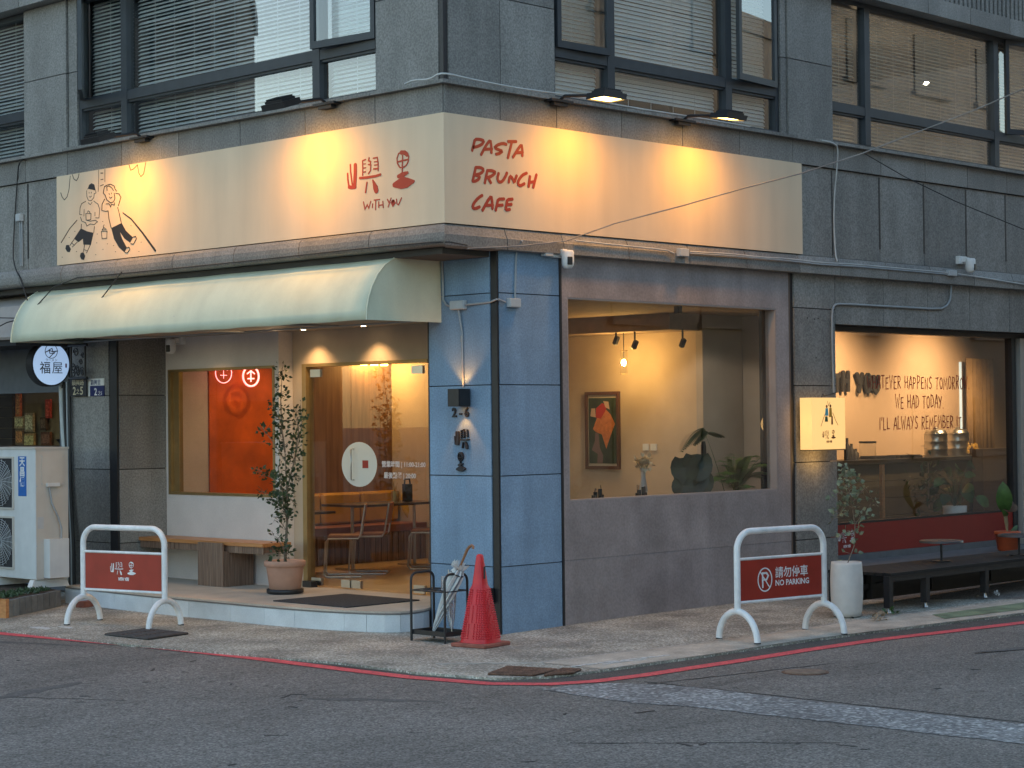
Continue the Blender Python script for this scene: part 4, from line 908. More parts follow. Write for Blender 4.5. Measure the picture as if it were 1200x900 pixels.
# lit box sign on the stone pillar
a = P(939, 466, 'y', -.02); b_ = P(990, 527, 'y', -.24)
lb = thing('light_box', 'small glowing yellow box sign on the stone pillar', 'sign', (5.9, 0, 1.95))
LBX = (5.54, 5.68); 
# projecting box: its wide face looks down the left-hand street, its narrow side shows at the left
fx = P(951, 466, 'y', -.19); f2 = P(990, 466, 'y', -.19)
x0, x1 = fx.x, f2.x; z1 = fx.z; z0 = P(955, 527, 'y', -.19).z
LBM = mat('glowing_acrylic', (.45, .36, .2), .5, emit=(1, .56, .17), es=.26)
mb = MB(); mb.box(x0, x1, -.19, -.03, z0, z1); bd = mb.build('box_body', LBM, lb)
box('wall_bracket', BLACK, lb, x0+.08, x1-.08, -.029, .029, z0+.1, z1-.1)
box('edge_trim', BRASS, lb, x0-.004, x1+.004, -.194, -.028, z0-.012, z0-.001)
mb = MB(); w_ = x1-x0; cx_ = (x0+x1)/2; PT = (cx_, -.191, (z0+z1)/2)
logo(mb, (cx_, -.1905, z0+.17), X, Z, -Y, .11, .001, True, 1.2)
stroke(mb, [(-.15, -.03), (-.10, .06), (-.06, .12)], .008, PT, X, Z, -Y, .0005); stroke(mb, [(.08, .12), (.13, .04), (.18, -.02)], .008, PT, X, Z, -Y, .0005)
stroke(mb, [(-.02, .25), (.0, .20), (.03, .24)], .006, PT, X, Z, -Y, .0005)
mb.build('logo', mat('brown_print', (.22, .06, .02), .7), lb)
for (u, v, ww, hh, c_) in ((-.036, .130, .066, .085, 'blue'), (.036, .125, .062, .105, 'amber'), (-.045, .050, .062, .06, 'green'), (.065, .035, .036, .095, 'brown')):
    m_ = {'blue': mat('print_blue', (.10, .45, .55), .7), 'amber': mat('print_amber', (.7, .33, .03), .7), 'green': mat('print_green', (.05, .12, .06), .7), 'brown': MATS['brown_print']}[c_]
    mb = MB(); mb.prism([(u-ww/2, v-hh/2), (u+ww/2, v-hh/2), (u+ww*.35, v+hh/2), (u-ww*.35, v+hh/2)], PT, X, Z, -Y, .0008); mb.build('printed_figure', m_, lb)
    mb = MB()
    if v > .1: mb.prism([(u+.018*math.cos(t), v+hh/2+.02+.018*math.sin(t)) for t in [k*.7 for k in range(9)]], PT, X, Z, -Y, .0009); mb.build('printed_head', MATS['brown_print'], lb)
lamp('light_box_glow', 'POINT', (cx_-.30, -.14, (z0+z1)/2), 2.2, (1, .58, .2), size=.12, parent=lb)
lamp('light_box_glow', 'POINT', (cx_, -.14, z0-.12), 2.2, (1, .58, .2), size=.1, parent=lb)
world_children(lb)
mb = MB(); mb.tube([(cx_-.03, -.12, z1), (cx_-.0, -.11, z1+.04), (cx_+.06, -.08, z1+.045), (cx_+.14, -.03, z1+.02), (6.24, .01, z1+.06)], .005, 5); o = mb.build('sign_cable', CABLEB); top(o, 'thin black lead from the glowing box sign to the wall conduit', 'cable')

# security cameras
def seccam(loc, al, out, lab, facing, arm=True, big=True):
    t = thing('security_camera', lab, 'camera', loc); L_ = Vector(loc); al = Vector(al); out = Vector(out); f = Vector(facing).normalized()
    b = MB(); b.obox(L_+out*.02+Z*.03, al, out, Z, .09, .03, .05); b.obox(L_+out*.07+Z*.03, al, out, Z, .035, .05, .03); b.build('mount', WPL, t, bevel=.006)
    c_ = L_+out*.15-Z*.03
    b = MB(); r_ = .062; pr = [(.001, -.105), (r_*.6, -.10), (r_*.92, -.075), (r_, -.04), (r_, .055), (r_*.85, .075), (.001, .08)]
    b.lathe(pr, c_, 18, cap=False); b.build('housing', WPL, t)
    b = MB(); b.obox(c_+f*(r_*.93)-Z*.03, f.cross(Z), f, Z, .026, .012, .04); b.build('lens_cover', BLACK, t, bevel=.006)
    world_children(t); return t
c_ = P(652, 300, 'y', .03); seccam((c_.x, .028, c_.z), X, -Y, 'white dome camera at the top of the blue column', (-.5, -1, 0))
jbox(P(641, 297, 'y', -.02)+Vector((.0, 0, .02)), X, -Y, .12, .10, 'white connector box tucked beside the column camera', .06)
c_ = P(1122, 306, 'y', .05); seccam((c_.x+.05, .045, c_.z-.02), X, -Y, 'white dome camera on the stone band at the far right', (.2, -1, -.1))
jbox(P(1115, 320, 'y', -.07), X, -Y, .17, .075, 'grey junction box under the camera at the far right')
jbox(P(800, 296, 'y', -.085), X, -Y, .15, .085, 'cream junction box on the ledge above the big window')
c_ = P(207, 400, 'x', 1.38); seccam((1.398, c_.y-.06, c_.z-.02), Y, -X, 'white camera above the orange window in the entrance', (-1, -.4, -.2))

# ================================================================== CABLES AND CONDUITS
def cable(name, pts, r, m, lab, n=6, cat='cable', smooth=True):
    pts = [Vector(p) for p in pts]
    if smooth and len(pts) > 2:
        q = [pts[0]]
        for a_, b1, c1 in zip(pts, pts[1:], pts[2:]): q += [a_*.2+b1*.8, c1*.2+b1*.8]
        pts = q+[pts[-1]]
    o = MB().tube(pts, r, n).build(name, m); return top(o, lab, cat)
cable('overhead_cable', [(.2, -.09, 3.64), (.9, -.10, 3.70), (1.5, -.14, 3.78), P(720, 262, 'y', -.3), P(800, 241, 'y', -.5), P(870, 221, 'y', -.75), P(940, 203, 'y', -1), P(1010, 180, 'y', -1.5), P(1080, 153, 'y', -2.0), P(1140, 130, 'y', -2.5), P(1200, 104, 'y', -3.1), P(1290, 55, 'y', -4)], .0075, mat('grey_cable', (.26, .25, .24), .6, n=.3, ns=3), 'pale overhead cable sweeping up across the right sign to the far right', smooth=False)
cable('overhead_wire', [P(1010, 178, 'y', -.05), P(1060, 207, 'y', -.2), P(1120, 236, 'y', -.4), P(1210, 273, 'y', -.8)], .006, CABLEB, 'thin black wire sloping down over the right-hand stone band', smooth=False)
cable('ledge_cable', [(-.02, 1.2-.7, 5.225), (-.055, .35, 5.235), (-.06, .12, 5.215), (-.07, -.02, 5.25), (.0, -.07, 5.25), (.3, -.06, 5.235), (.9, -.06, 5.222), (1.6, -.055, 5.235), (2.6, -.05, 5.215), (3.6, -.05, 5.22), (4.6, -.05, 5.215)], .009, CABLEW, 'white cable lying along the upper ledge round the corner')
cable('wall_cable', [P(944, 162, 'y', .03), P(960, 164, 'y', -.04), P(975, 167, 'y', -.06), P(982, 172, 'y', -.06), P(981, 195, 'y', -.02), P(978, 225, 'y', .03), P(977, 260, 'y', .03), P(979, 298, 'y', .03), P(981, 306, 'y', -.06)], .010, CABLEW, 'white cable dropping from the upper ledge right of the sign')
cable('ledge_cable', [(1.7, -.085, 3.80), (2.3, -.088, 3.79), (3.1, -.086, 3.783), P(790, 297, 'y', -.09)], .008, CABLEW, 'thin white cable along the lower ledge left of the cream box')
for k, dz in enumerate((0, .022)):
    cable('ledge_cable', [P(808, 295+k*2, 'y', -.08), (4.2, -.08, 3.80-dz), (4.7, -.08, 3.79-dz*.6), (5.2, -.08, 3.80-dz), (5.9, -.08, 3.785-dz), (6.4, -.08, 3.80-dz), (7.2, -.07, 3.80-dz), (8.6, -.07, 3.795-dz)], .008, CABLEW if k == 0 else CONDUIT, ('white cable looping along the lower ledge right of the cream box', 'grey cable just below the looping white one on the lower ledge')[k])
cable('ledge_cable', [P(1122, 321, 'y', -.08), P(1150, 325, 'y', -.08), P(1210, 335, 'y', -.08)], .009, CABLEW, 'pale cable along the ledge right of the far camera')
cy_ = .012
cable('conduit', [P(1115, 330, 'y', cy_), P(1114, 350, 'y', cy_), P(1110, 358, 'y', cy_), P(1102, 362.5, 'y', cy_), P(1040, 359, 'y', cy_), P(985, 356, 'y', cy_), P(978, 357, 'y', cy_), P(975, 364, 'y', cy_), P(975, 400, 'y', cy_), P(977, 460, 'y', cy_)], .014, CONDUIT, 'grey conduit bent round the top corner of the right-hand shop opening', cat='conduit')
# left side, over the neighbour
cable('overhead_wire', [P(-20, 372, 'x', -.2), P(30, 376, 'x', -.14), P(120, 384, 'x', -.12), P(250, 379, 'x', -.10), P(400, 362, 'x', -.10), P(520, 293, 'x', -.09), P(521, 291, 'x', -.1)][:1]+[P(30, 373, 'x', -.14)]+[(-.11, 6.2, 3.70), (-.11, 4.5, 3.69), (-.11, 2.5, 3.69), (-.11, .9, 3.70), (-.10, -.1, 3.69), (.2, -.09, 3.67)], .007, CABLEB, 'black wire strung under the lower ledge from the left to the corner')
cable('overhead_wire', [P(-20, 392, 'x', -.3), P(8, 378, 'x', -.16), P(30, 372, 'x', -.12), P(100, 374, 'x', -.12), (-.11, 5.0, 3.71)], .007, CABLEB, 'black wire curving in from the left edge to the ledge', smooth=False)
cable('hanging_wire', [P(33, 184, 'x', -.0), P(22, 190, 'x', -.04), P(20, 215, 'x', .03), P(17, 260, 'x', .03), P(15, 300, 'x', .02), P(18, 315, 'x', -.06), P(25, 328, 'x', -.1), P(32, 352, 'x', -.1)], .008, CABLEB, 'black wire hanging down the stone band at the far left')
jbox(P(23, 255, 'x', .02), Y, -X, .10, .09, 'small white box on the stone band at the far left', .05)
for k in range(2): cable('conduit', [P(23.5+k*2, 259, 'x', .03), P(24+k*2, 285, 'x', .03), P(24+k*2, 312, 'x', .03)], .009, CONDUIT, ('left one of the two thin pipes below the small white box at the far left', 'right one of the two thin pipes below the small white box at the far left')[k], cat='conduit')

# ================================================================== FOLIAGE HELPERS
def leaf_faces(mb, c, d, nrm, L_, W_, cup=.15):
    d = Vector(d).normalized(); s_ = d.cross(Vector(nrm)).normalized(); u_ = s_.cross(d)
    c = Vector(c); mb.add([c, c+d*L_*.45+s_*W_/2+u_*cup*W_, c+d*L_, c+d*L_*.45-s_*W_/2+u_*cup*W_], [(0, 1, 2), (0, 2, 3)])
def rv(r=1): 
    while 1:
        v = Vector((random.uniform(-1, 1), random.uniform(-1, 1), random.uniform(-1, 1)))
        if .01 < v.length < 1: return v*r
def branchy(root, parts, leafm, barkm, stems, L_, W_, per, droop=.3):
    """stems: lists of points; leaves sit in loose clumps along each stem"""
    bb = MB(); lf = MB()
    for pts, r0_, leafy in stems:
        pts = [Vector(p) for p in pts]; n = len(pts); bb.tube(pts, [r0_*(1-.75*i/(n-1)) for i in range(n)], 6)
        for a, b in zip(pts, pts[1:]):
            ln = (b-a).length
            for k in range(int(ln*per*leafy)):
                p = a.lerp(b, random.random()); q = rv(.075); q.z *= .7
                d = (q.normalized()+Z*random.uniform(-droop, .6)); leaf_faces(lf, p+q, d, rv(), L_*random.uniform(.6, 1.2), W_*random.uniform(.7, 1.2))
                if k % 5 == 0: bb.tube([p, p+q], [.003, .002], 4, cap=False)
    bb.build('trunk', barkm, root); o = lf.build('foliage', leafm, root); o['kind'] = 'stuff'
    world_children(root)
# --- tree in the terracotta pot
px_, py_ = .86, 3.42
tp = thing('potted_tree', 'slender leafy tree in a terracotta pot beside the glass doors', 'plant', (px_, py_, .2))
MB().lathe([(.15, .02), (.165, .03), (.200, .28), (.205, .29), (.222, .295), (.226, .345), (.212, .355), (.198, .35), (.195, .30)], (px_, py_, .2), 28).build('pot', TERRA, tp)
MB().lathe([(.18, 0), (.20, .012), (.20, .05), (.165, .05)], (px_, py_, .201), 24).build('saucer', BLACK, tp)
MB().lathe([(.196, .30), (.196, .31)], (px_, py_, .2), 20).build('soil', SOIL, tp)
T0 = Vector((px_, py_, .5)); random.seed(11)
def stm(pts): return [Vector((px_+a*.83*0+b*.0, py_, 0)) for a, b in pts]
def tr(px, py, dx=0): p = P(px, py, 'x', px_+dx); return p
stems = [([T0, tr(337, 600), tr(336, 570), tr(334, 530)], .017, .15), ([tr(334, 530), tr(330, 500, -.05), tr(329, 470, 0), tr(331, 430, .04)], .010, 1.5), ([tr(336, 575), tr(345, 540, .1), tr(350, 505, .1), tr(347, 480, .15)], .009, 1.4),
         ([tr(345, 540, .1), tr(354, 500, .2), tr(352, 472, .2)], .006, .9), ([tr(334, 540), tr(322, 520, -.1), tr(308, 503, -.15), tr(303, 500, -.2)], .007, .8), ([tr(336, 585), tr(325, 565, .1), tr(312, 556, .1), tr(298, 548, 0)], .008, 1.3),
         ([tr(336, 600), tr(326, 590, -.15), tr(318, 583, -.1), tr(306, 575, -.1)], .006, 1.2), ([tr(337, 610), tr(333, 600, -.1), tr(330, 570, -.2), tr(326, 545, -.2)], .008, 1.5), ([tr(336, 560), tr(342, 555, .05), tr(350, 565, .1)], .005, 1.0),
         ([tr(337, 625), tr(330, 612, -.05), tr(322, 607, -.1)], .005, .8), ([tr(338, 650), tr(331, 640, -.1), tr(326, 632, -.1), tr(318, 625, -.1)], .005, .9), ([tr(338, 655), tr(330, 648, -.1), tr(320, 652, -.12)], .004, .7), ([tr(331, 500), tr(322, 480, -.1), tr(320, 466, -.1)], .005, .9), ([tr(336, 575), tr(344, 590, .0), tr(343, 600, 0)], .004, .6)]
branchy(tp, None, LEAFD, BARK, stems, .058, .040, 105)
# --- eucalyptus in the tall white pot
px_, py_ = 3.78, -1.80; gz = G(px_)
ep = thing('potted_shrub', 'thin pale-leaved shrub in a tall white pot by the stone pillar', 'plant', (px_, py_, gz))
MB().lathe([(.10, 0), (.135, .012), (.150, .06), (.160, .2), (.163, .38), (.155, .52), (.150, .548), (.138, .548), (.136, .50)], (px_, py_, gz), 30).build('pot', mat('matt_white_pot', (.62, .60, .57), .6, n=.06, ns=12), ep)
MB().lathe([(.137, .49), (.137, .505)], (px_, py_, gz), 20).build('soil', SOIL, ep)
def te(px, py, dy=0): return P(px, py, 'y', py_+dy)
random.seed(5)
stems = [([Vector((px_, py_, gz+.5)), te(1001, 640), te(1002, 615), te(998, 590), te(992, 560), te(988, 545)], .007, .5), ([te(1002, 615), te(1008, 606, -.1), te(1014, 604, -.1), te(1020, 590, -.12)], .004, .8), ([te(999, 595), te(990, 590, .1), te(982, 605, .1), te(974, 608, .1)], .004, .9),
         ([te(998, 590), te(1006, 580, .05), te(1013, 572, .08), te(1028, 592, .1)], .004, .45), ([te(996, 580), te(985, 575, -.1), te(976, 588, -.1)], .004, .7), ([te(992, 560), te(998, 556, .1), te(1003, 565, .1)], .003, 1.1), ([te(1001, 625), te(994, 622, .1), te(988, 628, .1)], .003, .7), ([te(995, 575), te(990, 552, -.05), te(986, 548, 0)], .003, 1.1)]
branchy(ep, None, LEAFP, BARK, stems, .062, .05, 74)
# --- plants behind the picture window
def frond(mb, base, tip, w_, n=14, arch=.25):
    base = Vector(base); tip = Vector(tip); d = tip-base; up_ = Z*d.length*arch
    pts = [base+d*t+up_*4*t*(1-t)*.5 for t in [i/n for i in range(n+1)]]; mb.tube(pts, [.006*(1-.7*i/n) for i in range(n+1)], 4, cap=False)
    for i in range(2, n+1):
        t = (pts[i]-pts[i-1]).normalized(); s_ = t.cross(Z)
        if s_.length < .1: s_ = X.copy()
        s_.normalize(); L_ = w_*math.sin(math.pi*min(1, (i+1)/(n+2)))**.7
        for sg in (-1, 1):
            for k in (0, .5):
                p = pts[i-1].lerp(pts[i], k); leaf_faces(mb, p, s_*sg+t*.55-Z*.25, Z, L_, w_*.30, 0)
def at_in(px, py, y=.45): return P(px, py, 'y', y)
random.seed(3)
fn = thing('fern', 'feathery bright green fern on the sill inside the big window', 'plant', at_in(868, 578))
mb = MB(); b0 = at_in(862, 578, .5)
for (u, v, yy) in ((903, 545, .35), (898, 560, .5), (885, 540, .55), (860, 532, .5), (845, 545, .45), (880, 570, .3), (905, 550, .65), (838, 560, .5), (875, 548, .3), (825, 568, .45), (850, 565, .3), (905, 536, .5), (892, 545, .3), (870, 540, .4), (880, 556, .5), (908, 566, .5), (846, 556, .35), (862, 548, .6), (842, 540, .4), (856, 535, .3), (878, 534, .35), (890, 535, .6), (904, 556, .3)): frond(mb, b0+rv(.05), at_in(u, v, yy), .17, arch=.4)
mb.build('fronds', mat('bright_fern', (.13, .26, .05), .5, n=.35, ns=9), fn)['kind'] = 'stuff'; MB().lathe([(.07, -.22), (.10, 0), (.09, .0)], b0, 16).build('pot', TERRA, fn); world_children(fn)
fn = thing('palm_plant', 'tall arching palm frond behind the dark round leaves in the big window', 'plant', at_in(850, 578))
mb = MB(); b0 = at_in(849, 576, .45)
frond(mb, b0, at_in(824, 503, .45), .001, 10, .1)
for (a_, t_) in (((825, 502), (797, 530)), ((826, 504), (812, 522)), ((827, 508), (846, 512))): frond(mb, at_in(*a_, .45), at_in(*t_, .4), .13, 12, .25)
mb.build('fronds', LEAFD, fn)['kind'] = 'stuff'; MB().lathe([(.06, -.2), (.08, 0), (.07, 0)], b0, 14).build('pot', BLACK, fn); world_children(fn)
fn = thing('round_leaf_plant', 'plant with big dark round leaves at the left of the window greenery', 'plant', at_in(808, 578))
b0 = at_in(806, 578, .5); LD = mat('blackish_green_leaf', (.018, .035, .02), .45, n=.3, ns=9)
for k, (u, v, r_) in enumerate(((803, 548, .16), (817, 545, .17), (812, 560, .18), (800, 570, .12), (822, 565, .14), (805, 558, .15))):
    c_ = at_in(u, v, .4+.05*(k % 3)); mb = MB(); out = (CC-c_).normalized()+rv(.5); out.normalize(); s_ = out.cross(Z).normalized(); t_ = s_.cross(out)
    vs = [c_]+[c_+(s_*math.sin(a)+t_*math.cos(a)*1.1*(1-.35*(math.cos(a) > .9)))*r_+out*.02*math.cos(2*a) for a in [i*math.pi/8 for i in range(16)]]
    mb.add(vs, [(0, 1+i, 1+(i+1) % 16) for i in range(16)]); mb.build('leaf', LD, fn)
    MB().tube([b0, c_], .006, 5).build('stem', LEAFD, fn)
MB().lathe([(.07, -.2), (.09, 0), (.08, 0)], b0, 14).build('pot', BLACK, fn); world_children(fn)
p = at_in(825, 575, .65); mb = MB(); mb.lathe([(.03, -.1), (.035, .2), (.03, .5), (.02, .55)], p, 12); o = mb.build('tall_bottle', BLACK); top(o, 'tall black bottle standing between the dark leaves and the fern', 'bottle')
mb = MB(); mb.box(1.72, 5.12, .26, .62, 1.10, 1.14)
for x_ in (1.8, 3.4, 5.0): mb.box(x_, x_+.04, .30, .34, .2, 1.1); mb.box(x_, x_+.04, .54, .58, .2, 1.1)
o = mb.build('window_counter', WOODB); top(o, 'narrow wooden counter running along the inside of the big window', 'counter')
random.seed(8)
for k, (u, lab) in enumerate(((700, 'cluster of short black cutlery holders at the left end of the window counter'), (751, 'dark caddy of sticks in the middle of the window counter'))):
    p = P(u, 582, 'y', .5); mb = MB()
    for j in range(4): 
        a = Vector((p.x-.08+.05*j, .48+.02*(j % 2), 1.141)); mb.lathe([(.022, 0), (.022, .11+.03*(j % 3))], a, 8); mb.tube([a+Z*.1, a+Z*(.17+.04*random.random())+X*random.uniform(-.03, .03)], .005, 4)
    o = mb.build('utensil_holder', BLACK); top(o, lab, 'holder')
fv = thing('flower_vase', 'pale vase of white flowers on the table beyond the big window', 'vase', P(754, 575, 'y', 1.6))
b0 = P(754, 574, 'y', 1.6); WH = mat('white_petals', (.75, .68, .52), .6)
MB().lathe([(.04, -.05), (.05, 0), (.025, .15), (.03, .22), (.045, .25)], b0, 14).build('vase', WPL, fv)
mb = MB()
for k in range(60):
    a = random.random()*6.3; r_ = random.uniform(.02, .19); c_ = b0+Vector((r_*math.cos(a)*.7, r_*math.sin(a)*.5, .33+random.uniform(-.06, .05)-r_*.1)); leaf_faces(mb, c_, rv(), Z, .075, .06)
mb.build('petals', WH, fv)['kind'] = 'stuff'
for k in range(5): MB().tube([b0+Z*.2, b0+Vector((-.12+.06*k, 0, .32))], .004, 4).build('stem', LEAFM, fv)
world_children(fv)
# picture on the wall (plain abstract shapes), sockets, pendant, track spots
pc = thing('framed_picture', 'tall framed picture with an orange shape on dark green on the lit wall', 'picture', (5.48, 2.92, 1.9))
y1_, y0_, zt_, zb_ = 3.20, 2.65, 2.37, 1.42
mb = MB()
for a in ((y0_, y1_, zt_-.04, zt_), (y0_, y1_, zb_, zb_+.04), (y0_, y0_+.035, zb_+.04, zt_-.04), (y1_-.035, y1_, zb_+.04, zt_-.04)): mb.box(5.455, 5.495, *a)
mb.build('frame', mat('brown_frame', (.10, .04, .018), .5), pc)
box('mount', mat('cream_mount', (.6, .5, .36), .8), pc, 5.478, 5.494, y0_+.035, y1_-.035, zb_+.04, zt_-.04)
box('canvas', mat('dark_green_paint', (.035, .06, .035), .7, n=.3, ns=9), pc, 5.470, 5.4778, y0_+.055, y1_-.055, zb_+.07, zt_-.075)
def pfill(name, m, pts, d): mb = MB(); mb.prism([(u*.44-.22, v*.80-.40) for u, v in pts], (5.4698-d, (y0_+y1_)/2, (zt_+zb_)/2), -Y, Z, -X, .0008); mb.build(name, m, pc)
pfill('orange_shape', mat('paint_orange', (.62, .20, .05), .7, n=.2, ns=20), [(.15, .52), (.38, .78), (.55, .86), (.80, .75), (.97, .60), (.80, .42), (.64, .22), (.48, .44), (.25, .48)], .000)
pfill('red_shape', mat('paint_red', (.50, .03, .015), .7), [(.25, .70), (.45, .68), (.62, .80), (.70, .88), (.50, .92), (.28, .84)], .001)
pfill('pink_shape', mat('paint_pink', (.62, .42, .30), .7), [(.06, .72), (.26, .70), (.24, .84), (.10, .84)], .001); pfill('pink_shape', MATS['paint_pink'], [(.62, .86), (.78, .82), (.74, .94), (.55, .95)], .002)
pfill('mauve_shape', mat('paint_mauve', (.18, .12, .12), .7), [(.10, .20), (.22, .34), (.24, .47), (.36, .46), (.40, .24), (.52, .12), (.50, .0), (.30, .0), (.32, .14)], .001)
world_children(pc)
for k, (u, lab) in enumerate(((757, 'left one of two small wall sockets beyond the big window'), (766, 'right one of two small wall sockets beyond the big window'))):
    p = P(u, 524, 'x', 5.49); b_ = MB(); b_.box(5.482, 5.498, p.y-.045, p.y+.045, p.z-.04, p.z+.04); o = b_.build('wall_socket', WPL); top(o, lab, 'socket')
pn = P(731, 425, 'x', 5.15)
pl_ = thing('pendant_lamp', 'glass tube pendant lamp glowing on the yellow wall in the big window', 'lamp', pn)
MB().lathe([(.045, -.14), (.045, .14)], pn, 16, cap=False).build('glass_shade', GLASS, pl_)
MB().lathe([(.001, -.04), (.022, -.03), (.028, 0), (.02, .03), (.001, .04)], pn, 12, cap=False).build('bulb', emis('warm_bulb', (1, .62, .18), 40), pl_)
MB().tube([pn+Z*.04, pn+Z*.62], .006, 5).build('cord', BLACK, pl_)
mb = MB()
for z_ in (-.14, .14): mb.lathe([(.046, z_), (.05, z_), (.05, z_+.006), (.046, z_+.006)], pn, 16, cap=False)
mb.build('rim', BRASS, pl_)
lamp('pendant_light', 'POINT', pn+Vector((-.07, 0, .0)), 22, (1, .58, .18), size=.05, parent=pl_); world_children(pl_)
for k, (u, v, lab) in enumerate(((722, 399, 'round black spotlight above the pendant lamp'), (744, 404, 'black ceiling spotlight right of the pendant lamp'), (800, 402, 'small black spotlight near the right end of the lit wall'))):
    p = P(u, v, 'x', 5.0); t = thing('ceiling_spotlight', lab, 'spotlight', p); b_ = MB(); b_.obox(p, X, Vector((.2, 1, .5)), Vector((0, -.5, 1)), .035, .032, .055); b_.build('head', BLACK, t, bevel=.015); MB().tube([p+Z*.05, Vector((p.x, p.y, 3.06))], .012, 6).build('stem', BLACK, t); world_children(t)
# wall sconce seen over the door
sc = thing('wall_sconce', 'glowing wall sconce high behind the glass doors', 'lamp', (5.1, 6.7, 2.8)); p = P(436, 424, 'y', 6.68)
for dx in (-.17, .02, .2):
    MB().lathe([(.05, -.05), (.06, .05)], (p.x+dx, 6.66, p.z), 12).build('bulb', emis('sconce_bulb', (1, .55, .12), 14), sc)
MB().box(p.x-.25, p.x+.28, 6.68, 6.76, p.z+.06, p.z+.09).build('bar', BRASS, sc); lamp('sconce_light', 'POINT', (p.x, 6.52, p.z-.03), 12, (1, .58, .2), size=.12, parent=sc); world_children(sc)

# ================================================================== TABLES AND CHAIRS INSIDE
FZ = .2
def table(x_, y_, w_, d_, z_, lab):
    t = thing('cafe_table', lab, 'table', (x_, y_, FZ), 0)
    MB().box(-w_/2, w_/2, -d_/2, d_/2, z_-.03, z_).build('table_top', mat('dark_table_top', (.06, .04, .03), .3), t, bevel=.006)
    for sx in (-1, 1):
        MB().tube([(sx*w_*.36, 0, 0.02), (sx*w_*.36, 0, z_-.03)], .022, 8).build('leg', CHROME, t); MB().box(sx*w_*.36-.03, sx*w_*.36+.03, -d_*.42, d_*.42, 0, .025).build('foot', CHROME, t)
    return t
table(3.95, 5.25, 1.45, .70, .82, 'dark cafe table seen through the glass doors'); 
table(2.45, 5.35, 1.0, .7, .76, 'left-hand cafe table beyond the entrance window'); table(4.7, 3.4, .7, .7, .76, 'cafe table under the framed picture')
LEATH = mat('tan_sling_leather', (.30, .11, .045), .5, n=.15)
def chair(loc, rz, lab):
    t = thing('tubular_chair', lab, 'chair', loc, rz, 'tubular steel cafe chairs')
    for s_ in (-1, 1):
        a = .22*s_; MB().tube([(a, .20, .012), (a, -.20, .012), (a, -.235, .05), (a, -.21, .42), (a, -.18, .46), (a, .17, .46), (a, .20, .50), (a, .26, .86)], .012, 7).build('side_frame', CHROME, t)
    MB().tube([(-.22, .20, .012), (.22, .20, .012)], .011, 6).build('cross_bar', CHROME, t)
    MB().box(-.21, .21, -.19, .19, .468, .50).build('seat', LEATH, t, bevel=.01)
    b_ = MB(); b_.obox((0, .235, .73), X, Vector((0, 1, -.17)), Vector((0, .17, 1)), .21, .012, .13); b_.build('backrest', LEATH, t, bevel=.005)
    return t
ch = [((2.75, 4.62, FZ), 3.95, 'tubular chair at the left edge of the glass doors'), ((3.25, 4.72, FZ), 3.85, 'tubular chair left of the table legs behind the glass doors'), ((4.20, 4.72, FZ), 3.9, 'tubular chair at the near side of the table behind the doors'), ((4.85, 5.0, FZ), 3.8, 'tubular chair half hidden at the right edge of the glass doors')]
c0_ = chair(*ch[0])
for loc, rz, lab in ch[1:]:
    c_ = copy_tree(c0_); c_.location = loc; c_.rotation_euler = (0, 0, rz); c_['label'] = lab
pz = FZ+.821
mb = MB(); mb.lathe([(.05, 0), (.05, .13), (.045, .14)], (4.1, 5.2, pz), 14); mb.tube([(4.1, 5.2, pz+.1), (4.05, 5.18, pz+.26)], .006, 4); mb.tube([(4.1, 5.2, pz+.1), (4.14, 5.2, pz+.24)], .006, 4)
top(mb.build('cutlery_pot', BRASS), 'small pot of cutlery on the table behind the glass doors', 'pot')
mb = MB(); mb.box(4.26, 4.38, 5.18, 5.24, pz, pz+.22); mb.tube([(4.27, 5.21, pz+.2), (4.28, 5.21, pz+.28), (4.36, 5.21, pz+.28), (4.37, 5.21, pz+.2)], .012, 6); top(mb.build('menu_holder', BLACK), 'black menu holder beside the cutlery pot', 'menu holder')
p = P(491, 590, 'y', 6.55); mb = MB(); mb.lathe([(.001, -.05), (.2, -.045), (.26, 0), (.2, .05), (.001, .055)], (0, 0, 0), 22, cap=False)
cs = mb.build('round_cushion', mat('yellow_cushion', (.58, .32, .04), .8, n=.1)); cs.rotation_euler = (rad(78), 0, 0); cs.location = (p.x-.1, 6.52, p.z); top(cs, 'round yellow cushion leaning on the banquette at the right', 'cushion')
# bench in the recess
bn = thing('wooden_bench', 'low wooden bench with an orange top under the entrance window', 'bench', (1.2, 4.8, .2))
box('bench_top', WOODO, bn, .98, 1.385, 3.95, 6.27, .665, .705)
for i in range(31): box('slat', WOODB, bn, 1.0, 1.012, 3.96+i*.0745, 4.03+i*.0745, .585, .664)
box('rail', WOODB, bn, 1.0121, 1.37, 3.97, 6.25, .60, .664)
for i in range(7): box('slat', WOODB, bn, .93, .945, 4.60+i*.066, 4.662+i*.066, .20, .69)
box('leg', WOODB, bn, .9451, 1.36, 4.61, 5.055, .2, .598)
for i in range(6): box('slat', WOODB, bn, .952+i*.068, 1.016+i*.068, 4.590, 4.604, .20, .597)
world_children(bn)
mt = MB().box(0, .98, 0, 1.15, 0, .012).build('door_mat', mat('bristle_mat', (.05, .045, .045), .95, speck=.6, sps=70, bump=.8, bs=90)); mt.location = (.17, 1.62, .2005)
mt.rotation_euler = (0, 0, 0); top(mt, 'dark grey door mat in front of the glass doors', 'door mat')
for k, (x_, y_) in enumerate(((1.58, 3.86),)):
    o = box('door_stop', BLACK, None, 1.5, 1.59, 3.75, 3.9, .2, .27); top(o, 'small black door stop at the left jamb of the glass doors', 'door stop')

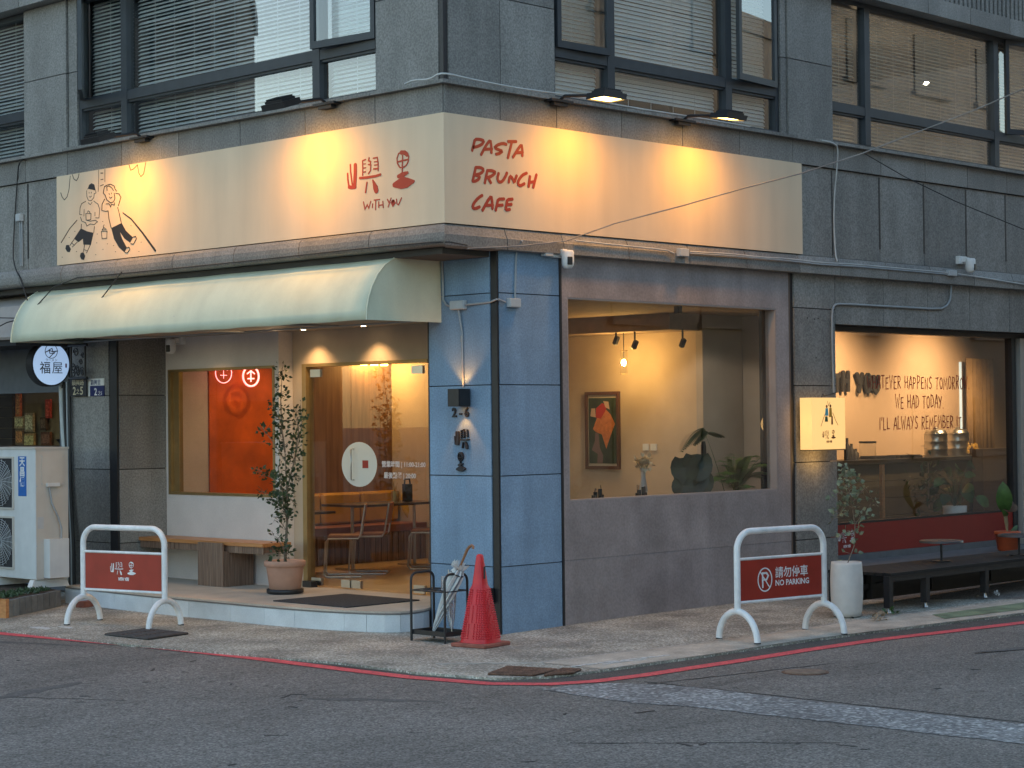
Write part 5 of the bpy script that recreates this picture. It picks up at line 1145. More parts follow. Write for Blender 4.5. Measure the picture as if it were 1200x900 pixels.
# ================================================================== BARRIERS
def barrier(O, a, d, lab, gz=0):
    """O: foot of the right-hand post on the ground; a: direction to the other post; d: arch direction; both unit"""
    t = thing('pipe_barrier', lab, 'barrier', O, 0, 'white pipe parking barriers'); O = Vector(O); L_ = 1.12; R_ = .030; H0, H1 = .27, .985; rc = .17
    c1, c2 = O, O+a*L_
    pts = [c1+Z*H0, c1+Z*(H1-rc)]+[c1+a*(rc-rc*math.cos(t_))+Z*(H1-rc+rc*math.sin(t_)) for t_ in [i*math.pi/16 for i in range(1, 9)]]
    pts += [c2-a*(rc-rc*math.sin(t_))+Z*(H1-rc+rc*math.cos(t_)) for t_ in [i*math.pi/16 for i in range(0, 9)]]+[c2+Z*H0]
    MB().tube(pts, R_, 14).build('hoop', WHITEP, t)
    for c_ in (c1, c2):
        r_ = .27; q = [c_+d*r_*math.cos(math.pi*i/16)+Z*(r_*math.sin(math.pi*i/16)) for i in range(17)]; q[0] = q[0]; MB().tube(q, R_, 12).build('arched_foot', WHITEP, t)
        for e in (0, -1): MB().lathe([(R_*1.03, 0), (R_*1.03, .012)], q[e]-Z*.0, 12).build('rubber_tip', BLACK, t)
    for z_ in (.345, .735): MB().tube([c1+Z*z_, c2+Z*z_], .014, 10).build('rail', WHITEP, t)
    m_ = (c1+c2)/2; n_ = a.cross(Z)
    b_ = MB(); b_.obox(m_+Z*.54, a, Z.cross(a), Z, L_/2-R_-.004, .004, .180); pn_ = b_.build('panel', REDP, t)
    return t, m_+Z*.54
random.seed(2)
a1 = Vector((-.20, .98, 0)).normalized(); d1 = Vector((.95, .31, 0)).normalized()
t1, m1 = barrier(Vector((-.93, 3.12, 0)), a1, d1, 'white pipe barrier with the red shop-logo panel on the left pavement')
out1 = a1.cross(Z)*1.0
if out1.x > 0: out1 = -out1
mb = MB(); logo(mb, m1+out1*.005+Z*.04, -a1, Z, out1, .15, .001, True, 1.1); mb.build('logo', WHITEP, t1); world_children(t1)
a2 = (Vector((1.495, -2.195, 0))-Vector((2.605, -2.355, 0))).normalized(); d2 = Vector((-.22, -.97, 0)).normalized()
t2, m2 = barrier(Vector((2.605, -2.355, G(2.6))), a2, d2, 'white pipe barrier with the red NO PARKING panel on the right pavement')
out2 = a2.cross(Z)
if out2.y > 0: out2 = -out2
text('lettering', '請勿停車', .108, m2+out2*.0055+a2*.085+Z*.012, -a2, Z, WHITEP, t2, .0006, 'LEFT', bold=.001); text('lettering', 'NO PARKING', .073, m2+out2*.0055+a2*.085-Z*.068, -a2, Z, WHITEP, t2, .0006, 'LEFT', bold=.0015)
mb = MB(); OO = m2+out2*.0045+a2*.215-Z*.005
stroke(mb, [(.088*math.cos(i*math.pi/14), .105*math.sin(i*math.pi/14)) for i in range(28)], .012, OO, -a2, Z, out2, .001, closed=True)
stroke(mb, [(-.058, .072), (.058, -.072)], .011, OO, -a2, Z, out2, .0012)
stroke(mb, [(-.03, -.07), (-.03, .06), (.02, .06), (.042, .035), (.02, .0), (-.022, .0)], .018, OO, -a2, Z, out2, .0014); mb.build('no_parking_symbol', WHITEP, t2); world_children(t2)

# ================================================================== CONE, UMBRELLA RACK
cx_, cy_ = -.055, -.47
cn_ = thing('traffic_cone', 'red plastic traffic cone with knobbly sides at the building corner', 'traffic cone', (cx_, cy_, 0))
R45 = rad(8); sq = lambda a, r: (lambda e: Vector((math.copysign(abs(math.cos(a))**e, math.cos(a)), math.copysign(abs(math.sin(a))**e, math.sin(a)), 0))*r)(.62)
rot = Matrix.Rotation(R45, 3, 'Z')
b_ = MB(); b_.obox((cx_, cy_, .018), rot@X, rot@Y, Z, .195, .195, .018); b_.build('base', mat('dirty_red_base', (.30, .10, .07), .8, n=.3, ns=8), cn_, bevel=.008)
pr = [(.165, .037), (.158, .06), (.150, .10), (.075, .53), (.066, .545), (.062, .56), (.030, .80), (.026, .82), (.012, .828), (.001, .829)]
n = 32; vs = []
for r_, z_ in pr: vs += [Vector((cx_, cy_, z_))+rot@sq(2*math.pi*k/n, r_) for k in range(n)]
mb = MB(); mb.add(vs, [(i*n+k, i*n+(k+1) % n, (i+1)*n+(k+1) % n, (i+1)*n+k) for i in range(len(pr)-1) for k in range(n)], True); mb.build('body', CONE, cn_)
mb = MB()
for row in range(22):
    z_ = .08+row*.0205; r_ = .150+(.075-.150)*(z_-.10)/.43; cnt = max(12, int(2*math.pi*r_/.026))
    for k in range(cnt):
        a = 2*math.pi*(k+.5*(row % 2))/cnt; c_ = Vector((cx_, cy_, z_))+rot@sq(a, r_); nn = (rot@sq(a, 1)).normalized(); s_ = Z.cross(nn).normalized(); h_ = .0105
        mb.add([c_+s_*h_, c_+Z*h_, c_-s_*h_, c_-Z*h_, c_+nn*.012], [(0, 1, 4), (1, 2, 4), (2, 3, 4), (3, 0, 4)])
mb.build('knobs', CONE, cn_)['kind'] = 'stuff'
vd = Vector((-.72, -.69, 0)); b_ = MB(); c_ = Vector((cx_, cy_, .665))+vd*.050; b_.obox(c_+Vector((.03, -.03, 0)), X-Y, vd, Z, .008, .006, .055); b_.build('slot', BLACK, cn_); world_children(cn_)

rk = thing('umbrella_rack', 'low black metal umbrella rack against the blue column', 'umbrella rack', (0, .13, 0))
RX0, RX1, RY0, RY1, RH = -.16, .13, -.115, .335, .63
for y_ in (RY0, RY1):
    q = [(RX0, y_, 0), (RX0, y_, RH-.07)]+[(RX0+.07-.07*math.cos(t_), y_, RH-.07+.07*math.sin(t_)) for t_ in [i*math.pi/10 for i in range(1, 6)]]+[(RX1-.07+.07*math.sin(t_), y_, RH-.07+.07*math.cos(t_)) for t_ in [i*math.pi/10 for i in range(0, 6)]]+[(RX1, y_, 0)]
    MB().tube(q, .012, 8).build('hoop', BLACK, rk)
for x_ in (RX0, RX1):
    MB().tube([(x_, RY0, .47), (x_, RY1, .47)], .008, 6).build('rail', BLACK, rk)
for k in range(1, 4): MB().tube([(RX0, RY0+(RY1-RY0)*k/4, .47), (RX1, RY0+(RY1-RY0)*k/4, .47)], .006, 6).build('divider', BLACK, rk)
MB().tube([((RX0+RX1)/2, RY0, .47), ((RX0+RX1)/2, RY1, .47)], .006, 6).build('divider', BLACK, rk)
for y_ in (RY0, RY1): MB().tube([(RX0, y_, .47), (RX1, y_, .47)], .006, 6).build('divider', BLACK, rk)
b_ = MB(); b_.box(RX0+.01, RX1-.01, RY0, RY1, .06, .066)
for a in ((RX0+.01, RX0+.016, RY0, RY1), (RX1-.016, RX1-.01, RY0, RY1), (RX0+.016, RX1-.016, RY0, RY0+.006), (RX0+.016, RX1-.016, RY1-.006, RY1)): b_.box(a[0], a[1], a[2], a[3], .066, .105)
b_.build('drip_tray', BLACK, rk); world_children(rk)
# umbrella leaning in the rack, canopy furled in pleats
um = thing('umbrella', 'furled white and pale-blue striped umbrella with a wooden hook leaning in the rack', 'umbrella', (-.07, .17, .07))
A = P(507, 745, 'x', -.07); A.z = .075; Bp = P(543, 655, 'x', .03); dd = (Bp-A); Lu = dd.length; dn = dd.normalized(); s_ = dn.cross(X).normalized(); t_ = dn.cross(s_)
FAB = mat('white_umbrella_cloth', (.62, .66, .66), .6, n=.1, ns=20); FABS = mat('grey_blue_stripe', (.22, .28, .33), .6)
mb = MB(); nn_ = 32; rings = [(.03, .010), (.12, .022), (.3, .036), (.55, .052), (.72, .060), (.80, .058), (.86, .040)]; vs = []
for i, (f, r_) in enumerate(rings):
    for k in range(nn_):
        a = 2*math.pi*k/nn_+f*1.6; rr = r_*(1+.22*math.cos(8*(a-f*1.6))); vs.append(A+dn*Lu*f+(s_*math.cos(a)+t_*math.sin(a))*rr)
for i in range(len(rings)-1):
    for k in range(nn_):
        mb.mi = 1 if k % 4 == 2 else 0; b0_ = i*nn_; mb.add([vs[b0_+k], vs[b0_+(k+1) % nn_], vs[b0_+nn_+(k+1) % nn_], vs[b0_+nn_+k]], [(0, 1, 2, 3)])
mb.build('canopy', [FAB, FABS], um)
MB().tube([A-dn*.04, A+dn*Lu*.9], .006, 6).build('shaft', CHROME, um)
mb = MB()
for i in range(16):
    a = i*math.pi/8; c_ = A+dn*Lu*.86+(s_*math.cos(a)+t_*math.sin(a))*.045; leaf_faces(mb, c_, dn*.9+(s_*math.cos(a)+t_*math.sin(a))*.4+rv(.3), s_, .075, .05, .3)
mb.build('loose_cloth', FAB, um); b_ = MB(); b_.tube([A+dn*Lu*.80+(s_*math.cos(a)+t_*math.sin(a))*.062 for a in [i*math.pi/6 for i in range(13)]], .007, 5); b_.build('strap', BLACK, um)
H_ = Bp+dn*.0; MB().tube([A+dn*Lu*.88, H_+dn*.03, H_+dn*.09+t_*.0, H_+dn*.125-s_*.01*0-Y*.012, H_+dn*.14-Y*.035, H_+dn*.13-Y*.06, H_+dn*.105-Y*.072], [.010, .013, .014, .014, .014, .013, .012], 9).build('handle', mat('brown_wood_handle', (.28, .13, .06), .4), um); world_children(um)
u2 = thing('umbrella', 'clear plastic umbrella hanging folded at the right of the rack', 'umbrella', (.03, -.03, .3))
CLR = mat('cloudy_clear_plastic', (.7, .74, .78), .25, trans=.75); A = Vector((.0, -.04, .12)); T2 = Vector((.03, .03, .60)); mb = MB(); vs = []; rings = [(0, .01), (.2, .03), (.5, .05), (.8, .062), (1, .055)]
for f, r_ in rings:
    for k in range(20): a = 2*math.pi*k/20; rr = r_*(1+.25*math.cos(5*a)); vs.append(A.lerp(T2, f)+Vector((math.cos(a), math.sin(a), 0))*rr)
mb.add(vs, [(i*20+k, i*20+(k+1) % 20, (i+1)*20+(k+1) % 20, (i+1)*20+k) for i in range(4) for k in range(20)], True); mb.build('canopy', CLR, u2); MB().tube([A-Z*.03, T2+Z*.06], .005, 6).build('shaft', CHROME, u2); world_children(u2)
b_ = MB(); b_.box(.66, .70, .10, .24, .30, .44); b_.box(.65, .70, .34, .37, .22, .30); top(b_.build('wall_socket', BLACK), 'black outdoor socket low on the blue column behind the rack', 'socket')

# ================================================================== GRATES, MANHOLE, LITTER
def grate(pts, lab, z=.004, n=9, m=RUST):
    t = thing('drain_grate', lab, 'drain grate', (pts[0][0], pts[0][1], z)); a, b, c, d = [Vector((*p, z)) for p in pts]
    MB().add([a, b, c, d], [(0, 1, 2, 3)]).build('pit', GROUT, t); fr_ = MB()
    for p, q in ((a, b), (b, c), (c, d), (d, a)): fr_.tube([p+Z*.006, q+Z*.006], .012, 4)
    fr_.build('frame', m, t)
    for k in range(1, n): p = a.lerp(d, k/n); q = b.lerp(c, k/n); bb_ = MB(); bb_.tube([p+Z*.006, q+Z*.006], .013, 4); bb_.build('bar', m, t)
    for f in (.33, .66): bb_ = MB(); bb_.tube([a.lerp(b, f)+Z*.008, d.lerp(c, f)+Z*.008], .012, 4); bb_.build('cross_bar', m, t)
    world_children(t)
grate([(-1.72, 3.0), (-1.70, 2.32), (-1.17, 2.42), (-1.19, 3.08)], 'dark rusty drain grate in the pavement by the left barrier', m=mat('dark_iron', (.05, .045, .042), .7, n=.3, ns=20))
grate([(-1.47, -1.98), (-1.30, -2.30), (-.93, -2.22), (-1.05, -1.78)], 'brown rusty drain grate left half at the pavement corner', n=7); grate([(-1.24, -2.38), (-.98, -2.44), (-.80, -2.36), (-.86, -2.22)], 'brown rusty drain grate right half at the pavement corner', n=5)
mh = thing('manhole_cover', 'small round rusty cover in the asphalt of the side street', 'manhole cover', (.40, -3.72, -.02)); MB().lathe([(.19, -.003), (.19, .004), (.17, .006)], (.4, -3.72, -.02), 28).build('rim', RUST, mh); MB().lathe([(.165, .0), (.165, .008), (.10, .011), (.001, .011)], (.4, -3.72, -.02), 24, cap=False).build('lid', mat('brown_iron_lid', (.20, .14, .10), .8, n=.3, ns=15), mh); world_children(mh)
random.seed(21)
for k, (u, v, lab, m_, s_) in enumerate(((1029, 726, 'crumpled pale leaf litter in front of the white pot', mat('dry_leaf', (.28, .22, .15), .9, n=.3, ns=20), .10), (1168, 700, 'crumpled white tissue under the black bench', WPL, .055), (1046, 720, 'small weed tuft at the foot of the black bench leg', LEAFM, .09), (1146, 703, 'small brown scrap under the black bench', mat('brown_scrap', (.2, .15, .1), .9), .03))):
    p = P(u, v, 'z', .05); p.z = G(p.x)+.005; mb = MB()
    for j in range(16): leaf_faces(mb, p+Vector((random.uniform(-s_, s_), random.uniform(-s_*.6, s_*.6), random.uniform(0, s_*.5))), rv(), Z, s_*.7, s_*.45)
    top(mb.build('litter', m_), lab, 'litter')
cable('black_hose', [P(1000, 724, 'z', .05), P(985, 716, 'z', .05), P(980, 706, 'z', .06)], .006, CABLEB, 'thin black wire on the ground beside the white pot')

# ================================================================== RIGHT-HAND TERRACE
bnr = thing('slatted_bench', 'long low black slatted bench in front of the right-hand shop window', 'bench', (4.3, -1.9, G(5)))
BX0, BX1, BY0, BY1, BZ = 4.27, 9.2, -2.0, -1.22, .45
SLB = mat('black_stained_slat', (.014, .013, .012), .75, n=.3, ns=8)
for i in range(8): y_ = BY0+i*(BY1-BY0)/8; box('slat', SLB, bnr, BX0, BX1, y_+.004, y_+(BY1-BY0)/8-.010, BZ-.03, BZ)
for x_ in (4.30, 4.98, 6.15, 7.4, 8.6):
    box('leg', BLACK, bnr, x_-.035, x_+.035, BY0+.02, BY0+.09, G(x_)+.05, BZ-.031); box('leg', BLACK, bnr, x_-.035, x_+.035, BY1-.09, BY1-.02, G(x_)+.05, BZ-.031)
    MB().lathe([(.03, 0), (.02, .015), (.012, .05)], (x_, BY0+.055, G(x_)), 10).build('levelling_foot', CHROME, bnr)
box('rail', BLACK, bnr, BX0+.02, BX1, BY0+.021, BY0+.06, BZ-.09, BZ-.031); box('rail', BLACK, bnr, BX0+.02, BX1, BY1-.06, BY1-.021, .20, .26)
box('back_skirt', BLACK, bnr, BX0+.35, BX1, BY1-.015, BY1, .09, BZ-.032); world_children(bnr)
bx('terrace_step', mat('grey_terrace_stone', (.11, .115, .12), .8, n=.12, speck=.1), 6.29, 12, -.62, .255, -.05, .33)
def rtable(px, py, y_, r_, lab):
    p = P(px, py, 'y', y_); t = thing('round_table', lab, 'table', (p.x, y_, BZ), 0, 'small round black terrace tables')
    MB().lathe([(r_, -.012), (r_, .010), (r_-.01, .014)], (0, 0, p.z-BZ), 30).build('table_top', mat('charcoal_table_top', (.05, .05, .055), .45), t); MB().tube([(0, 0, .012), (0, 0, p.z-BZ-.012)], .013, 8).build('stem', BLACK, t); MB().lathe([(.10, 0.001), (.10, .012)], (0, 0, 0), 20).build('base', BLACK, t)
rtable(1103, 634.5, -1.55, .235, 'small round black table on the bench, nearer the white pot'); rtable(1194, 627.5, -1.75, .235, 'small round black table on the bench at the right edge')
# plants of the terrace and behind the glass
p = P(1181, 653, 'y', -.35); zb = .331
q = thing('potted_plant', 'broad-leaved plant in an orange-red pot on the step by the window post', 'plant', (p.x, -.35, zb))
MB().lathe([(.10, 0), (.125, .02), (.15, .20), (.165, .205), (.165, .245), (.15, .245)], (p.x, -.35, zb), 24).build('pot', mat('orange_red_pot', (.45, .09, .03), .6, n=.08), q)
MB().lathe([(.148, .20), (.148, .215)], (p.x, -.35, zb), 20).build('soil', SOIL, q)
b0 = Vector((p.x, -.35, zb+.2))
def big_leaf(parent, m, c_, dirv, up_, L_, W_, fold=.12, nm='leaf'):
    d = Vector(dirv).normalized(); s_ = d.cross(Vector(up_)).normalized(); u_ = s_.cross(d); vs = []; N_ = 7
    for i in range(N_+1):
        f = i/N_; w_ = W_/2*math.sin(math.pi*min(1, f*.93+.07))**.65 if i < N_ else .002; cc = Vector(c_)+d*L_*f+u_*(.12*L_*math.sin(f*math.pi))
        vs += [cc-s_*w_+u_*fold*w_, cc, cc+s_*w_+u_*fold*w_]
    mb = MB(); mb.add(vs, [(3*i, 3*i+1, 3*i+4, 3*i+3) for i in range(N_)]+[(3*i+1, 3*i+2, 3*i+5, 3*i+4) for i in range(N_)], True); return mb.build(nm, m, parent)
for (u, v, u2_, v2_, L_, W_, m_) in ((1178, 600, 1174, 548, .40, .20, LEAFM), (1176, 600, 1192, 583, .22, .09, mat('brown_leaf', (.10, .05, .025), .7)), (1178, 598, 1204, 590, .26, .10, MATS['brown_leaf']), (1180, 605, 1170, 590, .18, .07, LEAFM), (1182, 630, 1196, 610, .22, .06, LEAFM)):
    a_ = P(u, v, 'y', -.35); b_ = P(u2_, v2_, 'y', -.40); MB().tube([b0, b0.lerp(a_, .6)+rv(.02), a_], .009, 6).build('stem', mat('pale_stem', (.30, .25, .14), .7), q); big_leaf(q, m_, a_, b_-a_, CC-a_, L_, W_)
world_children(q)
pb = P(1119, 606, 'y', .75); q = thing('potted_plant', 'leafy plant in a white pot standing inside the right-hand shop window', 'plant', (pb.x, .75, pb.z))
MB().lathe([(.11, -.10), (.15, -.0), (.16, .15), (.15, .15)], pb, 22).build('pot', WPL, q); random.seed(14); b0 = pb+Z*.12
for k in range(17):
    a = random.uniform(0, 6.3); r_ = random.uniform(.12, .5); tip = b0+Vector((math.cos(a)*r_*.95, math.sin(a)*r_*.4, random.uniform(.10, .58)))
    MB().tube([b0, b0.lerp(tip, .5)+Z*.06, tip], .006, 5).build('stem', LEAFD, q)
    dv = Vector((math.cos(a), math.sin(a)*.4, random.uniform(-.6, .3))); big_leaf(q, LEAFM if k % 3 else LEAFD, tip, dv, (CC-tip).normalized()+Z*.5, random.uniform(.16, .26), random.uniform(.11, .18))
world_children(q)
q = thing('trailing_plant', 'dim trailing plant left of the white-potted one behind the shop glass', 'plant', P(1085, 590, 'y', .95)); mb = MB(); b0 = P(1088, 560, 'y', .95)
for k in range(150): c_ = b0+Vector((random.gauss(0, .17), random.uniform(-.1, .1), random.gauss(-.1, .20))); leaf_faces(mb, c_, rv(), Z, .09, .045)
mb.build('foliage', LEAFD, q)['kind'] = 'stuff'; MB().tube([b0-Z*.4, b0+Z*.2], .008, 5).build('stem', BARK, q); world_children(q)
lg = mb = MB()
k_ = .16/390
sm_ = P(991, 630, 'y', OY-.03)
mb = MB(); logo(mb, (sm_.x+.03, OY-.0215, sm_.z+.01), X, Z, -Y, .15, .001, True, 1.1); ob = mb.build('window_logo', STK, sw)

# ================================================================== NEIGHBOURING SHOP
NB = thing('neighbour_shop', 'grey ramen shop front adjoining the left of the corner building', 'building', (1.0, 9, 0))
def nbx(name, m, *a, **k): return box(name, m, NB, *a, **k)
NW = mat('slate_grey_wall', (.13, .145, .165), .8, n=.1); NX = .9
nbx('shop_wall', NW, NX, NX+.12, 7.26, 7.74, .0, 3.6); nbx('shop_wall', NW, NX, NX+.12, 7.74, 12, 2.47, 3.6); nbx('shop_wall', NW, NX, NX+.12, 7.74, 12, 0, 1.70)
mb = MB(); mb.box(NX-.02, NX+.08, 7.74, 7.77, 1.70, 2.47); mb.box(NX-.02, NX+.08, 7.77, 12, 1.70, 1.73); mb.box(NX-.02, NX+.08, 7.77, 12, 2.44, 2.47); wn_ = mb.build('shop_window', NW, NB)
box('pane', GLASS, wn_, NX+.04, NX+.046, 7.77, 12, 1.73, 2.44)
nbx('interior_wall', mat('olive_shop_wall', (.20, .17, .10), .85, n=.1), 2.6, 2.7, 7.3, 13, .0, 3.3); nbx('interior_wall', MATS['olive_shop_wall'], 1.02, 2.6, 7.22, 7.28, 0, 3.3); nbx('floor_slab', GROUT, 1.02, 2.6, 7.28, 13, .0, .05); nbx('ceiling_slab', GROUT, 1.02, 2.7, 7.28, 13, 3.3, 3.4)
pa = P(18, 500, 'x', 2.55).y
for i in range(7): nbx('dark_board', mat('dark_board', (.03, .022, .015), .7), 2.50, 2.56, pa, 13, 1.55+i*.15, 1.69+i*.15)
for (u, v, u2_, v2_, nm, c_) in ((20, 460, 26, 488, 'poster', (.55, .14, .03)), (19, 488, 30, 502, 'menu_frame', (.42, .32, .16)), (31, 484, 41, 506, 'menu_frame', (.40, .34, .22)), (20, 503, 29, 521, 'menu_frame', (.20, .13, .06)), (30, 508, 42, 524, 'menu_frame', (.45, .30, .12)), (49, 489, 56, 504, 'menu_frame', (.08, .05, .03)), (55, 468, 61, 490, 'poster', (.40, .05, .03)), (50, 506, 61, 522, 'menu_frame', (.14, .06, .03))):
    a_ = P(u, v, 'x', 2.56); b_ = P(u2_, v2_, 'x', 2.56); m_ = mat('print_%d_%d' % (u, v), c_, .8, n=.5, ns=30)
    o = box(nm, m_, NB, 2.53, 2.56, b_.y, a_.y, b_.z, a_.z); MB().box(2.525, 2.5299, b_.y+.02, a_.y-.02, b_.z+.03, a_.z-.03).build('print', mat('print_in_%d' % u, tuple(min(.6, k*1.7+.03) for k in c_), .8, n=.7, ns=45), o)
lamp('shop_lamp', 'POINT', (1.8, 8.6, 3.0), 26, (1, .62, .28), size=.1, parent=NB); nbx('pendant_bulb', MATS['warm_bulb'], 1.77, 1.83, 8.57, 8.63, 3.1, 3.16)
bw = MB(); bw.lathe([(.03, 0), (.09, .01), (.15, .07), (.16, .075)], (1.3, 8.25, 1.78), 18); top(bw.build('black_bowl', BLACK), 'black bowl in the window of the ramen shop at the left edge', 'bowl')
nbx('shelf', GROUT, 1.02, 1.5, 7.3, 12, 1.70, 1.77)
NC = thing('shop_awning', 'grey-beige awning of the ramen shop at the left edge', 'awning', (.3, 8, 3.2))
mb = MB(); pf = [(.7, 3.60), (.35, 3.60), (.0, 3.45), (-.12, 3.08), (-.10, 3.05), (.7, 3.05)]; mb.prism(pf, (0, 7.22, 0), X, Z, Y, 4.5); mb.build('canopy', mat('grey_beige_awning', (.36, .33, .31), .8, n=.06), NC)
box('dark_valance', GROUT, NC, -.06, .7, 7.24, 11.7, 2.98, 3.049); world_children(NC)
RS = thing('round_sign', 'round lit ramen shop sign on a black bracket', 'sign', (.46, 7.35, 2.76)); c_ = Vector((.46, 7.30, 2.765)); R_ = .268
mb = MB(); mb.prism([(R_*math.cos(k*math.pi/24), R_*math.sin(k*math.pi/24)) for k in range(48)], c_+Y*.003, X, Z, Y, .13); mb.build('drum', BLACK, RS)
mb = MB(); mb.prism([(R_*.93*math.cos(k*math.pi/24), R_*.93*math.sin(k*math.pi/24)) for k in range(48)], c_, X, Z, -Y, .004); mb.build('lit_face', mat('lit_sign_face', (.5, .55, .6), .4, emit=(.42, .62, .95), es=.17), RS)
fc = c_-Y*.0045
text('lettering', '福', .155, fc-Z*.10-X*.085, X, Z, INK, RS, .001, bold=.001); text('lettering', '屋', .155, fc-Z*.10+X*.085, X, Z, INK, RS, .001, bold=0); text('lettering', 'ラーメン', .042, fc+Z*.035, X, Z, INK, RS, .001)
mb = MB(); stroke(mb, [(.085*math.cos(i*math.pi/12), .155+.085*math.sin(i*math.pi/12)) for i in range(24)], .008, fc, X, Z, -Y, .001, closed=True)
stroke(mb, [(-.085, .14), (-.03, .165), (.02, .15), (.09, .16)], .012, fc, X, Z, -Y, .0015); stroke(mb, [(-.03, .075), (.03, .13), (.01, .19), (-.03, .17), (-.02, .13), (.04, .13), (.06, .16)], .010, fc, X, Z, -Y, .002); mb.build('bowl_emblem', INK, RS)
box('red_seal', REDP, RS, fc.x+.195, fc.x+.215, fc.y-.002, fc.y-.0005, fc.z-.04, fc.z+.01)
mb = MB(); mb.tube([(.70, 7.36, 2.95), (.72, 7.36, 2.95)], .01, 4)
for z_ in (2.50, 3.04): mb.obox((.74, 7.36, z_), X, Y, Z, .10, .03, .02)
mb.tube([(.76, 7.36, 2.5), (.76, 7.36, 3.04)], .018, 6); mb.build('bracket', BLACK, RS); world_children(RS)
# scrolled iron bracket, number plates, pipes on the stone pillar
p1 = P(82, 405, 'x', .60); p2_ = P(101, 443, 'x', .60)
ib = thing('iron_bracket', 'scrolled black iron bracket above the dark number plate', 'bracket', (p1+p2_)/2)
mb = MB(); y0_, y1_ = p2_.y, p1.y; z0_, z1_ = p2_.z, p1.z
for z_ in (z0_, z1_): mb.tube([(.60, y0_-.02, z_), (.60, y1_+.03, z_)], .018, 6)
for y_ in (y0_+.02, y1_-.02): mb.tube([(.60, y_, z0_), (.60, y_, z1_)], .013, 6)
for k in range(9):
    cy2 = y0_+.04+(y1_-y0_-.08)*random.random(); cz2 = z0_+.04+(z1_-z0_-.08)*random.random(); r_ = random.uniform(.03, .06)
    mb.tube([(.60, cy2+r_*(1-i/20)*math.cos(i*.6), cz2+r_*(1-i/20)*math.sin(i*.6)) for i in range(16)], .008, 5)
mb.build('scrollwork', BLACK, ib, kind='stuff'); world_children(ib)
p1 = P(82, 444, 'x', .66); p2_ = P(101.5, 464, 'x', .66)
np_ = thing('number_plate', 'black street number plate with pale characters reading 2-5', 'plate', (p1+p2_)/2); box('plate', INK, np_, .655, .675, p2_.y, p1.y, p2_.z, p1.z)
PAL = mat('pale_gold_print', (.55, .48, .32), .6); my = (p1.y+p2_.y)/2
text('lettering', '鎮興路', .085, (.654, my, (p1.z+p2_.z)/2+.03), -Y, Z, PAL, np_, .001); text('lettering', '2', .135, (.654, my+.075, p2_.z+.018), -Y, Z, PAL, np_, .001, bold=.002); text('lettering', '之', .07, (.654, my, p2_.z+.03), -Y, Z, PAL, np_, .001); text('lettering', '5', .135, (.654, my-.08, p2_.z+.018), -Y, Z, PAL, np_, .001, bold=.002); world_children(np_)
p1 = P(103, 444, 'x', .69); p2_ = P(122, 464, 'x', .69); zm = P(110, 452, 'x', .69).z
np_ = thing('number_plate', 'blue and white enamel house number plate on the left stone pillar', 'plate', (p1+p2_)/2); box('white_half', WPL, np_, .685, .699, p2_.y, p1.y, zm, p1.z); box('blue_half', mat('navy_enamel', (.012, .022, .11), .3), np_, .685, .699, p2_.y, p1.y-.05, p2_.z, zm-.001); box('white_half', WPL, np_, .685, .699, p1.y-.049, p1.y, p2_.z, zm-.001)
my = (p1.y+p2_.y)/2; NV = MATS['navy_enamel']; text('lettering', '鎮興里', .07, (.684, my, zm+.012), -Y, Z, NV, np_, .001); text('lettering', '2', .12, (.684, my, p2_.z+.012), -Y, Z, WPL, np_, .001, bold=.002); text('lettering', '之5', .06, (.684, my-.09, p2_.z+.012), -Y, Z, WPL, np_, .001); world_children(np_)
for k, (dx, r_, m_, lab) in enumerate(((0, .033, mat('pale_pipe', (.42, .46, .47), .5, n=.1), 'fat pale insulated pipe running down beside the air conditioner'), (.09, .018, CABLEB, 'black pipe just right of the fat pale one'), (.14, .014, CONDUIT, 'thin grey pipe closest to the stone pillar'), (.19, .02, CABLEB, 'black cable bundle against the edge of the stone pillar'))):
    a_ = [P(72+k*3.2, 462, 'x', .66), P(73.5+k*2.8, 500, 'x', .66), P(76+k*2, 530, 'x', .66), P(77+k*2, 580, 'x', .66), P(79+k*2.5, 640, 'x', .64)]; a_.append(Vector((a_[-1].x, a_[-1].y, .1)))
    cable('pipe', [a_[0]+Z*.15]+a_, r_, m_, lab, 8, 'pipe')
